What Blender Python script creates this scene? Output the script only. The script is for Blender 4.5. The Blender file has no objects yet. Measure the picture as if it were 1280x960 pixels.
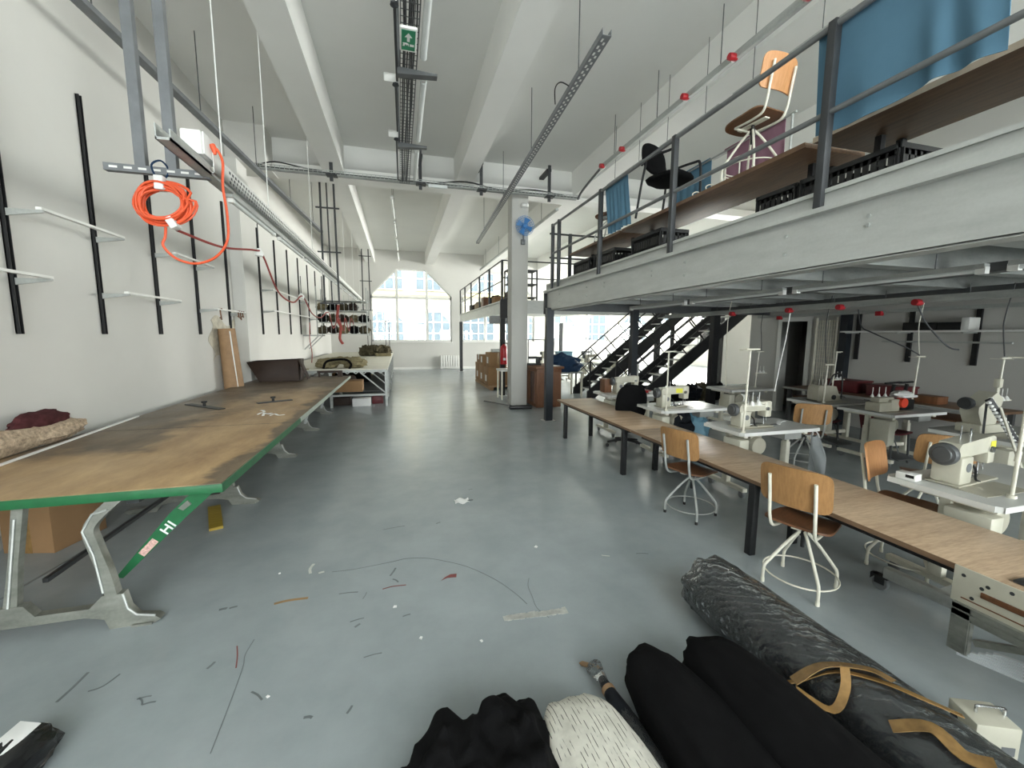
import bpy, bmesh, math, random
from mathutils import Vector, Matrix, noise
R = math.radians
PI = math.pi
S = bpy.context.scene
COL = S.collection
rnd = random.Random(7)

# ---------------------------------------------------------------- materials
MATS = {}
def lin(c):
    return tuple((x/12.92 if x <= .04045 else ((x+.055)/1.055)**2.4) for x in c)
def hexc(h):
    return lin(tuple(int(h[i:i+2], 16)/255 for i in (0, 2, 4)))
class NT:
    def __init__(s, name):
        s.m = bpy.data.materials.new(name); s.m.use_nodes = True
        s.t = s.m.node_tree; s.n = s.t.nodes; s.l = s.t.links
        s.b = s.n['Principled BSDF']; s.out = s.n['Material Output']
        s.tc = s.n.new('ShaderNodeTexCoord')
    def new(s, ty, **kw):
        n = s.n.new(ty)
        for k, v in kw.items():
            if k in n.inputs: n.inputs[k].default_value = v
            else: setattr(n, k, v)
        return n
    def link(s, a, b): s.l.new(a, b)
    def noise(s, scale, detail=4, rough=.55, stretch=None, src='Object'):
        n = s.new('ShaderNodeTexNoise'); n.inputs['Scale'].default_value = scale
        n.inputs['Detail'].default_value = detail; n.inputs['Roughness'].default_value = rough
        o = s.tc.outputs[src]
        if stretch:
            mp = s.new('ShaderNodeMapping'); mp.inputs['Scale'].default_value = stretch
            s.link(o, mp.inputs['Vector']); o = mp.outputs['Vector']
        s.link(o, n.inputs['Vector']); return n.outputs['Fac']
    def ramp(s, fac, stops):
        r = s.new('ShaderNodeValToRGB'); e = r.color_ramp.elements
        while len(e) < len(stops): e.new(.5)
        for i, (p, c) in enumerate(stops):
            e[i].position = p; e[i].color = tuple(c)+(1,) if len(c) == 3 else c
        s.link(fac, r.inputs['Fac']); return r.outputs['Color']
    def mix(s, fac, a, b, mode='MIX'):
        m = s.new('ShaderNodeMix'); m.data_type = 'RGBA'; m.blend_type = mode
        for sock, v in ((m.inputs[0], fac), (m.inputs[6], a), (m.inputs[7], b)):
            if isinstance(v, (int, float)): sock.default_value = v
            elif isinstance(v, tuple): sock.default_value = v+(1,) if len(v) == 3 else v
            else: s.link(v, sock)
        return m.outputs[2]
    def bump(s, h, strength=.2, dist=.01):
        b = s.new('ShaderNodeBump'); b.inputs['Strength'].default_value = strength
        b.inputs['Distance'].default_value = dist
        s.link(h, b.inputs['Height']); s.link(b.outputs['Normal'], s.b.inputs['Normal'])
def mat(name, hx, rough=.6, metal=0., var=.12, scale=6., bump=0., bscale=40., stretch=None, **kw):
    if name in MATS: return MATS[name]
    c = hexc(hx); t = NT(name)
    f = t.noise(scale, 5, .6, stretch)
    d = tuple(x*(1-var) for x in c); u = tuple(min(1, x*(1+var)) for x in c)
    t.link(t.ramp(f, [(.3, d), (.7, u)]), t.b.inputs['Base Color'])
    t.b.inputs['Roughness'].default_value = rough; t.b.inputs['Metallic'].default_value = metal
    if bump: t.bump(t.noise(bscale, 3), bump)
    for k, v in kw.items():
        t.b.inputs[k].default_value = v
    MATS[name] = t.m; return t.m

# ---------------------------------------------------------------- mesh builder
def catmull(pts, n=6, closed=False):
    P = [Vector(p) for p in pts]; out = []
    m = len(P)
    rng = range(m if closed else m-1)
    for i in rng:
        if closed: a, b, c, d = P[(i-1) % m], P[i], P[(i+1) % m], P[(i+2) % m]
        else: a, b, c, d = P[max(i-1, 0)], P[i], P[i+1], P[min(i+2, m-1)]
        for k in range(n):
            t = k/n
            out.append(.5*((2*b)+(c-a)*t+(2*a-5*b+4*c-d)*t*t+(3*b-a-3*c+d)*t**3))
    if not closed: out.append(P[-1])
    return out
class B:
    def __init__(s, M=None):
        s.bm = bmesh.new(); s.M = M or Matrix.Identity(4)
    def at(s, x=0, y=0, z=0, rz=0, rx=0, ry=0):
        s.M = Matrix.Translation((x, y, z)) @ Matrix.Rotation(rz, 4, 'Z') @ Matrix.Rotation(ry, 4, 'Y') @ Matrix.Rotation(rx, 4, 'X')
        return s
    def _v(s, p): return s.bm.verts.new(s.M @ Vector(p))
    def faces(s, vs, fs, smooth=False):
        V = [s._v(p) for p in vs]
        for f in fs:
            try:
                fc = s.bm.faces.new([V[i] for i in f]); fc.smooth = smooth
            except ValueError: pass
        return s
    def box(s, x0, y0, z0, x1, y1, z1, bev=0., seg=2):
        x0, x1 = min(x0, x1), max(x0, x1); y0, y1 = min(y0, y1), max(y0, y1); z0, z1 = min(z0, z1), max(z0, z1)
        m = Matrix.Translation(((x0+x1)/2, (y0+y1)/2, (z0+z1)/2)) @ Matrix.Diagonal((x1-x0, y1-y0, z1-z0, 1))
        r = bmesh.ops.create_cube(s.bm, size=1, matrix=s.M @ m)
        if bev:
            ed = list({e for v in r['verts'] for e in v.link_edges})
            bmesh.ops.bevel(s.bm, geom=ed, offset=bev, segments=seg, affect='EDGES', profile=.5)
        return s
    def bar(s, p, q, w, h=None, up=(0, 0, 1)):
        p, q = Vector(p), Vector(q); h = h or w; d = (q-p).normalized(); u = Vector(up)
        if abs(d.dot(u)) > .98: u = Vector((0, 1, 0))
        a = d.cross(u).normalized()*w/2; b = a.cross(d).normalized()*h/2
        vs = [p-a-b, p+a-b, p+a+b, p-a+b, q-a-b, q+a-b, q+a+b, q-a+b]
        return s.faces(vs, [(3, 2, 1, 0), (4, 5, 6, 7), (0, 1, 5, 4), (1, 2, 6, 5), (2, 3, 7, 6), (3, 0, 4, 7)])
    def tube(s, pts, r, n=8, closed=False, radii=None):
        P = [Vector(p) for p in pts]; m = len(P)
        t0 = (P[1]-P[0]).normalized()
        u = Vector((0, 0, 1)) if abs(t0.z) < .9 else Vector((1, 0, 0))
        a = t0.cross(u).normalized(); vs = []
        for i in range(m):
            if closed: t = (P[(i+1) % m]-P[i-1]).normalized()
            else: t = (P[min(i+1, m-1)]-P[max(i-1, 0)]).normalized()
            a = (a-t*a.dot(t))
            a = a.normalized() if a.length > 1e-6 else t.orthogonal().normalized()
            b = t.cross(a); rr = radii[i] if radii else r
            for k in range(n):
                an = 2*PI*k/n; vs.append(P[i]+(a*math.cos(an)+b*math.sin(an))*rr)
        fs = []
        for i in range(m if closed else m-1):
            j = (i+1) % m
            for k in range(n):
                fs.append((i*n+k, i*n+(k+1) % n, j*n+(k+1) % n, j*n+k))
        if not closed:
            fs.append(tuple(range(n))[::-1]); fs.append(tuple((m-1)*n+k for k in range(n)))
        V = [s._v(p) for p in vs]
        for f in fs:
            try:
                fc = s.bm.faces.new([V[i] for i in f]); fc.smooth = len(f) == 4
            except ValueError: pass
        return s
    def cyl(s, p, q, r, r2=None, n=20):
        return s.tube([p, q], r, n, radii=[r, r if r2 is None else r2])
    def lathe(s, prof, n=24, o=(0, 0, 0), ax='Z'):
        vs = []; m = len(prof)
        for (r, z) in prof:
            for k in range(n):
                an = 2*PI*k/n; c, d = r*math.cos(an), r*math.sin(an)
                p = {'Z': (c, d, z), 'X': (z, c, d), 'Y': (d, z, c)}[ax]
                vs.append((p[0]+o[0], p[1]+o[1], p[2]+o[2]))
        fs = [(i*n+k, i*n+(k+1) % n, (i+1)*n+(k+1) % n, (i+1)*n+k) for i in range(m-1) for k in range(n)]
        fs += [tuple(range(n))[::-1], tuple((m-1)*n+k for k in range(n))]
        V = [s._v(p) for p in vs]
        for f in fs:
            try:
                fc = s.bm.faces.new([V[i] for i in f]); fc.smooth = len(f) == 4
            except ValueError: pass
        return s
    def prism(s, poly, lo, hi, ax='Y'):
        def P(a, b, c): return {'Y': (a, c, b), 'X': (c, a, b), 'Z': (a, b, c)}[ax]
        n = len(poly)
        vs = [P(a, b, lo) for a, b in poly]+[P(a, b, hi) for a, b in poly]
        return s.faces(vs, [tuple(range(n)), tuple(range(2*n-1, n-1, -1))]+[(i, i+n, (i+1) % n+n, (i+1) % n) for i in range(n)])
    def ribbon(s, pts, w, th, up=(0, 0, 1)):
        """strip of rectangular section following pts; wide along the side direction"""
        P = [Vector(p) for p in pts]; vs = []; m = len(P)
        for i in range(m):
            t = (P[min(i+1, m-1)]-P[max(i-1, 0)]).normalized(); u = Vector(up)
            a = t.cross(u)
            a = a.normalized()*w/2 if a.length > 1e-5 else Vector((w/2, 0, 0))
            b = a.cross(t).normalized()*th/2
            vs += [P[i]-a-b, P[i]+a-b, P[i]+a+b, P[i]-a+b]
        fs = [(3, 2, 1, 0), tuple(4*(m-1)+k for k in range(4))]
        for i in range(m-1):
            for k in range(4):
                fs.append((4*i+k, 4*i+(k+1) % 4, 4*i+4+(k+1) % 4, 4*i+4+k))
        return s.faces(vs, fs)
    def sheet(s, fn, nu, nv, th):
        """thick sheet: fn(u,v) -> point, offset along normals by th"""
        g = [[Vector(fn(i/nu, j/nv)) for j in range(nv+1)] for i in range(nu+1)]
        def nor(i, j):
            a = g[min(i+1, nu)][j]-g[max(i-1, 0)][j]; b = g[i][min(j+1, nv)]-g[i][max(j-1, 0)]
            c = a.cross(b); return c.normalized() if c.length > 1e-9 else Vector((0, 0, 1))
        top = [[s._v(g[i][j]+nor(i, j)*th/2) for j in range(nv+1)] for i in range(nu+1)]
        bot = [[s._v(g[i][j]-nor(i, j)*th/2) for j in range(nv+1)] for i in range(nu+1)]
        def F(*v):
            try: s.bm.faces.new(v).smooth = True
            except ValueError: pass
        for i in range(nu):
            for j in range(nv):
                F(top[i][j], top[i+1][j], top[i+1][j+1], top[i][j+1])
                F(bot[i][j], bot[i][j+1], bot[i+1][j+1], bot[i+1][j])
        for i in range(nu):
            F(top[i][0], bot[i][0], bot[i+1][0], top[i+1][0]); F(top[i][nv], top[i+1][nv], bot[i+1][nv], bot[i][nv])
        for j in range(nv):
            F(top[0][j], top[0][j+1], bot[0][j+1], bot[0][j]); F(top[nu][j], bot[nu][j], bot[nu][j+1], top[nu][j+1])
        return s
    def lump(s, c, r, seed=0, amp=.12, freq=3., nu=32, nv=20, floor=None, e=1.):
        """soft irregular body: squashed sphere with folds, flattened where it lies"""
        c = Vector(c); vs = []; off = Vector((seed*3.1, seed*1.7, seed*.9))
        def sg(v): return math.copysign(abs(v)**e, v)
        for j in range(nv+1):
            th = PI*j/nv
            for i in range(nu):
                ph = 2*PI*i/nu
                d = Vector((sg(math.sin(th))*sg(math.cos(ph)), sg(math.sin(th))*sg(math.sin(ph)), sg(math.cos(th))))
                k = 1+amp*noise.noise(d*freq+off)+amp*.5*noise.noise(d*freq*2.3+off)
                p = Vector((c.x+d.x*r[0]*k, c.y+d.y*r[1]*k, c.z+d.z*r[2]*k))
                if floor is not None and p.z < floor: p.z = floor
                vs.append(p)
        fs = [(j*nu+i, (j+1)*nu+i, (j+1)*nu+(i+1) % nu, j*nu+(i+1) % nu) for j in range(nv) for i in range(nu)]
        V = [s._v(p) for p in vs]
        for f in fs:
            try: s.bm.faces.new([V[i] for i in f]).smooth = True
            except ValueError: pass
        return s
    def build(s, name, m, parent=None, loc=None, rz=0, sharp=40, merge=True, keep=False):
        bm = s.bm
        if merge: bmesh.ops.remove_doubles(bm, verts=bm.verts, dist=1e-5)
        bmesh.ops.dissolve_degenerate(bm, edges=bm.edges, dist=1e-6)
        bmesh.ops.recalc_face_normals(bm, faces=bm.faces)
        ang = R(sharp)
        for e in bm.edges:
            if len(e.link_faces) == 2 and e.calc_face_angle(0) > ang: e.smooth = False
        for f in bm.faces: f.smooth = True
        me = bpy.data.meshes.new(name); bm.to_mesh(me); bm.free()
        ms = m if isinstance(m, (list, tuple)) else [m]
        for x in ms: me.materials.append(x)
        o = bpy.data.objects.new(name, me); COL.objects.link(o)
        if parent: o.parent = parent
        if loc: o.location = loc
        if rz: o.rotation_euler.z = rz
        return o
def thing(name, label, cat, loc=(0, 0, 0), rz=0, group=None):
    o = bpy.data.objects.new(name, None); COL.objects.link(o); o.empty_display_size = .1
    o.location = loc; o.rotation_euler.z = rz
    o['label'] = label; o['category'] = cat
    if group: o['group'] = group
    return o
def tag(o, label, cat, group=None, kind=None):
    o['label'] = label; o['category'] = cat
    if group: o['group'] = group
    if kind: o['kind'] = kind
    return o
def struct(o, label=None, cat=None):
    o['kind'] = 'structure'
    if label: o['label'] = label
    if cat: o['category'] = cat
    return o
def dup(root, loc, rz=None, label=None, group=None):
    def cp(o, par):
        c = o.copy(); COL.objects.link(c)
        if par: c.parent = par
        for ch in o.children: cp(ch, c)
        return c
    r = cp(root, None); r.location = loc
    if rz is not None: r.rotation_euler.z = rz
    if label: r['label'] = label
    if group: r['group'] = group
    return r
# ---------------------------------------------------------------- materials of the place
def m_floor():
    t = NT('painted_concrete_floor')
    a = t.noise(.35, 4, .6); b = t.noise(2.2, 6, .65); c = t.noise(38, 3, .6)
    base = t.ramp(a, [(.3, hexc('8e9699')), (.7, hexc('9da4a6'))])
    base = t.mix(.35, base, t.ramp(b, [(.35, hexc('868e91')), (.65, hexc('a2a9ab'))]))
    sp = t.ramp(c, [(.76, (0, 0, 0)), (.8, (1, 1, 1))])
    base = t.mix(t.mix(.25, (0, 0, 0), sp), base, hexc('c8cccc'))
    t.link(base, t.b.inputs['Base Color'])
    t.b.inputs['Roughness'].default_value = .23; t.b.inputs['Specular IOR Level'].default_value = .6
    t.bump(t.noise(5, 3), .12, .01)
    return t.m
def m_plaster(name, hx, var=.03):
    t = NT(name); c = hexc(hx)
    f = t.noise(.7, 5, .6); g = t.noise(60, 3)
    t.link(t.ramp(f, [(.3, tuple(x*(1-var) for x in c)), (.7, tuple(min(1, x*(1+var)) for x in c))]), t.b.inputs['Base Color'])
    t.b.inputs['Roughness'].default_value = .85; t.bump(g, .08, .004); return t.m
def m_veneer():
    t = NT('oak_butcher_veneer')
    n = t.noise(2.2, 5, .6, (2.2, 22, 1)); n2 = t.noise(1.1, 2, .5, (.6, 9, 1)); n3 = t.noise(90, 2, .5, (.15, 1, 1))
    base = t.ramp(n, [(.3, hexc('a48b74')), (.5, hexc('bca38a')), (.72, hexc('d0b89e'))])
    base = t.mix(.45, base, t.ramp(n2, [(.35, hexc('917659')), (.65, hexc('c9b092'))]))
    base = t.mix(.18, base, t.ramp(n3, [(.4, hexc('7d644b')), (.6, hexc('ccb596'))]))
    t.link(base, t.b.inputs['Base Color']); t.b.inputs['Roughness'].default_value = .42; return t.m
def m_wood(name, h1, h2, stretch=(3, 30, 30), rough=.5):
    t = NT(name)
    n = t.noise(1.6, 6, .65, stretch)
    t.link(t.ramp(n, [(.3, hexc(h1)), (.7, hexc(h2))]), t.b.inputs['Base Color'])
    t.b.inputs['Roughness'].default_value = rough; t.bump(n, .05, .003); return t.m
def m_cutting_top():
    """worn brown board, greyed by years of chalk and hands towards the wall and the edges"""
    t = NT('stained_board_top')
    n = t.noise(1.1, 5, .6); f = t.noise(4, 6, .7, (1, .35, 1)); g = t.noise(24, 4, .6)
    tan = t.ramp(f, [(.3, hexc('85694a')), (.7, hexc('b0946c'))])
    grey = t.ramp(f, [(.3, hexc('3f3831')), (.7, hexc('6a5d4e'))])
    sx = t.new('ShaderNodeSeparateXYZ'); t.link(t.tc.outputs['Object'], sx.inputs[0])
    def math_(op, a, b=None, c=None):
        k = t.new('ShaderNodeMath'); k.operation = op
        for i, v in enumerate((a, b, c)):
            if v is None: continue
            if isinstance(v, (int, float)): k.inputs[i].default_value = v
            else: t.link(v, k.inputs[i])
        return k.outputs[0]
    # stain mask: local x 0 (wall side) .. 1.94 (aisle side), local y 0 .. 7.5
    wall = math_('SUBTRACT', 1.05, sx.outputs[0])
    far = math_('MULTIPLY', math_('SUBTRACT', sx.outputs[1], 4.2), .35)
    near = math_('MULTIPLY', math_('SUBTRACT', 1.6, sx.outputs[1]), -.7)
    e = math_('ADD', math_('MINIMUM', wall, math_('MULTIPLY', math_('SUBTRACT', sx.outputs[1], 1.0), .8)), math_('MULTIPLY', math_('SUBTRACT', n, .5), 2.6))
    e = math_('MAXIMUM', e, math_('ADD', far, math_('MULTIPLY', math_('SUBTRACT', n, .5), 1.6)))
    edge = math_('ADD', math_('MULTIPLY', math_('SUBTRACT', sx.outputs[0], 1.78), 5), math_('MULTIPLY', math_('SUBTRACT', n, .52), 5))
    e = math_('MAXIMUM', e, edge)
    m = t.ramp(e, [(.0, (0, 0, 0)), (.42, (.85, .85, .85))])
    base = t.mix(m, tan, grey)
    sp = t.ramp(g, [(.72, (0, 0, 0)), (.76, (1, 1, 1))])
    base = t.mix(t.mix(.25, (0, 0, 0), sp), base, hexc('8f7d63'))
    t.link(base, t.b.inputs['Base Color'])
    t.link(t.ramp(n, [(.3, (.35, .35, .35)), (.7, (.55, .55, .55))]), t.b.inputs['Roughness']); return t.m
def m_galv(name='galvanised_steel', a='9a9d9b', b='b9bcb8', rough=.5, metal=.35):
    t = NT(name)
    n = t.noise(3, 5, .6, (1, 1, 4)); v = t.noise(50, 3, .5)
    base = t.ramp(n, [(.3, hexc(a)), (.7, hexc(b))])
    base = t.mix(.15, base, t.ramp(v, [(.4, hexc(a)), (.6, hexc(b))]))
    t.link(base, t.b.inputs['Base Color']); t.b.inputs['Roughness'].default_value = rough
    t.b.inputs['Metallic'].default_value = metal; return t.m
def m_glass():
    t = NT('window_glass'); n = t.n; n.remove(t.b)
    tr = t.new('ShaderNodeBsdfTransparent'); gl = t.new('ShaderNodeBsdfGlossy'); gl.inputs['Roughness'].default_value = .02
    fr = t.new('ShaderNodeFresnel'); fr.inputs['IOR'].default_value = 1.45
    mx = t.new('ShaderNodeMixShader'); tr.inputs['Color'].default_value = (.93, .95, .94, 1)
    t.link(fr.outputs[0], mx.inputs[0]); t.link(tr.outputs[0], mx.inputs[1]); t.link(gl.outputs[0], mx.inputs[2])
    t.link(mx.outputs[0], t.out.inputs['Surface']); return t.m
def m_film(name='clear_film', op=.04, hx='c9cfd2'):
    t = NT(name); n = t.n
    if op < .1:   # clear wrapping film: see-through with sharp glints on its wrinkles
        n.remove(t.b); tr = t.new('ShaderNodeBsdfTransparent'); gl = t.new('ShaderNodeBsdfGlossy'); mx = t.new('ShaderNodeMixShader'); df = t.new('ShaderNodeBsdfDiffuse'); m2 = t.new('ShaderNodeMixShader')
        gl.inputs['Roughness'].default_value = .12; df.inputs['Color'].default_value = hexc(hx)+(1,); tr.inputs['Color'].default_value = (.9, .92, .93, 1)
        bp = t.new('ShaderNodeBump'); bp.inputs['Strength'].default_value = .3; bp.inputs['Distance'].default_value = .02
        w = t.new('ShaderNodeTexWave'); w.wave_type = 'BANDS'; w.bands_direction = 'DIAGONAL'; w.inputs['Scale'].default_value = 8; w.inputs['Distortion'].default_value = 7; w.inputs['Detail'].default_value = 3; w.inputs['Detail Scale'].default_value = 1.6
        t.link(t.tc.outputs['Object'], w.inputs['Vector']); t.link(w.outputs['Fac'], bp.inputs['Height'])
        fr = t.new('ShaderNodeFresnel'); fr.inputs['IOR'].default_value = 1.5
        t.link(bp.outputs['Normal'], gl.inputs['Normal']); t.link(bp.outputs['Normal'], fr.inputs['Normal'])
        t.link(fr.outputs[0], mx.inputs[0]); t.link(tr.outputs[0], mx.inputs[1]); t.link(gl.outputs[0], mx.inputs[2])
        m2.inputs[0].default_value = op; t.link(mx.outputs[0], m2.inputs[1]); t.link(df.outputs[0], m2.inputs[2])
        t.link(m2.outputs[0], t.out.inputs['Surface']); return t.m
    tr = t.new('ShaderNodeBsdfTransparent'); mx = t.new('ShaderNodeMixShader')
    t.b.inputs['Base Color'].default_value = hexc(hx)+(1,); t.b.inputs['Roughness'].default_value = .16
    lw = t.new('ShaderNodeLayerWeight'); lw.inputs['Blend'].default_value = .35
    ad = t.new('ShaderNodeMath'); ad.operation = 'ADD'; ad.inputs[1].default_value = op; ad.use_clamp = True
    mu = t.new('ShaderNodeMath'); mu.operation = 'MULTIPLY'; mu.inputs[1].default_value = .55
    t.link(lw.outputs['Facing'], mu.inputs[0]); t.link(mu.outputs[0], ad.inputs[0])
    t.link(ad.outputs[0], mx.inputs[0]); t.link(tr.outputs[0], mx.inputs[1]); t.link(t.b.outputs[0], mx.inputs[2])
    t.bump(t.noise(9, 3, .6, (1, .35, 1)), .6, .01)
    t.link(mx.outputs[0], t.out.inputs['Surface']); return t.m
def m_cloth(name, hx, rough=.95, var=.12, scale=14, sheen=.0, weave=320):
    t = NT(name); c = hexc(hx)
    f = t.noise(scale, 4, .6)
    t.link(t.ramp(f, [(.3, tuple(x*(1-var) for x in c)), (.7, tuple(min(1, x*(1+var)) for x in c))]), t.b.inputs['Base Color'])
    t.b.inputs['Roughness'].default_value = rough; t.b.inputs['Specular IOR Level'].default_value = .12
    t.bump(t.noise(weave, 2), .25, .002); return t.m
def m_striped():
    """natural cotton with thin broken dark pin stripes running along the bolt"""
    t = NT('pinstriped_cotton')
    w = t.new('ShaderNodeTexWave'); w.wave_type = 'BANDS'; w.bands_direction = 'X'
    w.inputs['Scale'].default_value = 17; w.inputs['Distortion'].default_value = 1.; w.inputs['Detail Scale'].default_value = .7
    t.link(t.tc.outputs['Object'], w.inputs['Vector'])
    s = t.ramp(w.outputs['Fac'], [(.93, (0, 0, 0)), (.97, (1, 1, 1))])
    br = t.ramp(t.noise(30, 2, .5, (3, .7, 1)), [(.47, (0, 0, 0)), (.55, (1, 1, 1))])
    m = t.mix(1., s, br, 'MULTIPLY')
    base = t.mix(m, t.ramp(t.noise(20, 4), [(.3, hexc('c9c6bb')), (.7, hexc('dedbd0'))]), hexc('2a2a28'))
    t.link(base, t.b.inputs['Base Color']); t.b.inputs['Roughness'].default_value = .9
    t.bump(t.noise(300, 2), .25, .002); return t.m
FLOOR = m_floor()
WALL = m_plaster('white_plaster', 'cdccc7'); CEIL = m_plaster('white_ceiling_paint', 'dededa'); BEAMW = m_plaster('white_beam_paint', 'e2e2de')
WALLG = m_plaster('grey_wall_paint', 'bdbcb7'); WIN = m_plaster('white_window_paint', 'e8e8e4')
FACADE = m_plaster('pale_render', 'bdb7a4'); FGLASS = mat('dark_window_pane', '6f7d86', .12, 0, .1)
FROOF = m_plaster('opposite_blind', 'd8cf9e')
GLASS = m_glass(); FILM = m_film(); BAGFILM = m_film('milky_bag_film', .38, 'd5dade')
VENEER = m_veneer(); PLY = m_wood('beech_plywood', '8f6a42', 'a87e50', (3, 40, 8)); PLYD = m_wood('dark_plywood_underside', '5d3d26', '734c31', (4, 30, 8))
PLYLIT = m_wood('pale_beech_plywood', 'b07a4a', 'c48f5e', (3, 40, 8))  # lit copy of the beech plywood, orange light put into its colour
VEDGE = m_wood('veneer_edge_band', '6d5540', '836851', (30, 3, 30))
BROWNWOOD = m_wood('brown_cabinet_wood', '5d3a22', '7a5033', (18, 18, 2)); BENCHD = m_wood('dark_bench_board', '5c4431', '7a5d45', (20, 2, 8))
CUT = m_cutting_top(); GREEN = mat('green_painted_steel', '1b6038', .45, 0, .15, 9); PALEGREEN = mat('worn_pale_edge', 'a9b3a8', .5, .2, .15, 9)
GALV = m_galv(); GALVP = m_galv('painted_galvanised_beam', 'aeb0ac', 'bfc1bd', .45, .15); ALU = m_galv('cast_aluminium', '73756f', '979991', .42, .6)
STEELL = mat('pale_grey_steel', '74777a', .5, .3, .12)
STEELG = mat('grey_steel', '5a5c5d', .5, .4, .12); STEELD = mat('dark_grey_steel', '3b3d3f', .5, .3, .15)
BLACKM = mat('black_painted_steel', '17181a', .5, .1, .2); NAVYM = mat('blue_black_steel', '22272d', .45, .2, .15)
BLACKP = mat('black_plastic', '111213', .45, 0, .2); GREYP = mat('grey_plastic', '6d7072', .5)
WHITEP = mat('white_plastic', 'dcdcd8', .4, 0, .04); WHITEM = mat('cream_painted_tube', 'd6d3c4', .4, 0, .08, 14)
CREAM = mat('cream_enamel', 'c3c0b0', .32, 0, .06); CREAMD = mat('aged_cream_enamel', 'aca898', .4, 0, .1); CHROME = mat('chrome', 'c4c6c8', .18, 1., .03)
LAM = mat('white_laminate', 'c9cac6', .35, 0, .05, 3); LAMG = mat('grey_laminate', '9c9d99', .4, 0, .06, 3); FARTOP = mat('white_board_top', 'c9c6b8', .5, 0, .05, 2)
ORANGE = mat('orange_rubber_cable', 'd9562f', .5, 0, .08); DARKRED = mat('dull_red_cord', '8e3a34', .6); RED = mat('red_plastic', 'a51d26', .4); REDEXT = mat('red_gloss_enamel', 'a3141c', .28)
YELLOW = mat('yellow_sticker', 'e2dc4a', .5, 0, .05); YWOOD = m_wood('yellow_painted_wood', '8a741f', 'a58e35', (3, 20, 20)); CARD = mat('brown_cardboard', '90704e', .85, 0, .07, 5); CARDD = mat('dark_stained_cardboard', '30221a', .7, 0, .2, 5)
KRAFT = mat('kraft_paper', '97795a', .75, 0, .12, 8); TAPE = mat('brown_packing_tape', '8a6c42', .25, 0, .25, 18); PAPER = mat('white_paper', 'dcdcda', .7, 0, .04)
BLACKC = m_cloth('black_wool_cloth', '0f0f10', .95, .25); NAVYC = m_cloth('charcoal_navy_cloth', '1b1e23', .6, .2); BLUEC = m_cloth('denim_blue_cloth', '56788d', .9, .06, 3); PINKC = m_cloth('dusty_pink_cloth', '916e7d', .9, .1, 4)
STRIPE = m_striped(); BURG = m_cloth('burgundy_cloth', '4b2a2c', .9, .3); LACE = mat('patterned_beige_cloth', 'a8957f', .9, 0, .5, 30); KHAKI = m_cloth('khaki_canvas', '857c60', .9, .25)
OLIVE = m_cloth('olive_brown_bundle', '56503f', .9, .4, 30); TARP = m_cloth('navy_tarpaulin', '22364f', .7, .15); MAROON = mat('maroon_plastic', '5a1a1f', .5, 0, .15); LBLUE = mat('pale_blue_plastic', '6f9bb0', .5, 0, .1)
RUBBER = mat('black_rubber', '1b1b1b', .8); CORD = mat('grey_cord', '3f4042', .7); EXITG = mat('exit_sign_green', '1c7a55', .4, 0, .04)
TUBEW = mat('unlit_fluorescent_tube', 'd5d9d8', .25, 0, .03); BLUEFAN = mat('blue_fan_plastic', '4a86c0', .35, 0, .1); BRIGHTW = mat('bright_white_enamel', 'e4e4e0', .35, 0, .03)
SCR_D = mat('dark_scuff', '63686a', .7, 0, .2); SCR_R = mat('red_brown_scuff', '7c4643', .7, 0, .2); SCR_T = mat('tan_scuff', '8b6f4b', .7, 0, .2); SCR_W = mat('worn_tape', 'b7b8b2', .7, 0, .2, 30)
# ---------------------------------------------------------------- the room
XL, XR, YB, YF, ZC = -3.35, 9.0, -4.0, 22.5, 6.15
XE = 18.0
struct(B().box(-3.6, -4.3, -.2, XE+.3, YF+.3, 0).build('floor', FLOOR))
struct(B().box(-3.6, -4.3, ZC, XE+.3, YF+.3, ZC+.2).build('ceiling', CEIL))
w = B().box(-3.6, -4.3, 0, XL, YF+.3, ZC)
struct(w.build('wall_left', WALL))
struct(B().box(XL, 9.95, 0, XL+.24, 10.55, 5.4).build('wall_pier', WALL))
struct(B().box(XL, 10.1, 5.4, XL+.75, 11.0, ZC).build('ceiling_beam', WALL))
W0, WP, WW = -1.39, 4.7, 4.14
SILL, TRAN, TOP = 1.48, 3.77, 5.24
w = B(); x = XL
for k in range(4):
    a = W0+k*WP; b = a+WW
    w.box(x, YF, 0, a, YF+.3, ZC); w.box(a, YF, 0, b, YF+.3, SILL); w.box(a, YF, TOP, b, YF+.3, ZC)
    w.prism([(a, 3.88), (a+1.33, TOP), (a, TOP)], YF, YF+.3); w.prism([(b, 3.88), (b, TOP), (b-1.33, TOP)], YF, YF+.3)
    x = b
w.box(x, YF, 0, XE+.3, YF+.3, ZC)
struct(w.build('wall_far', WALL))
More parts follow.
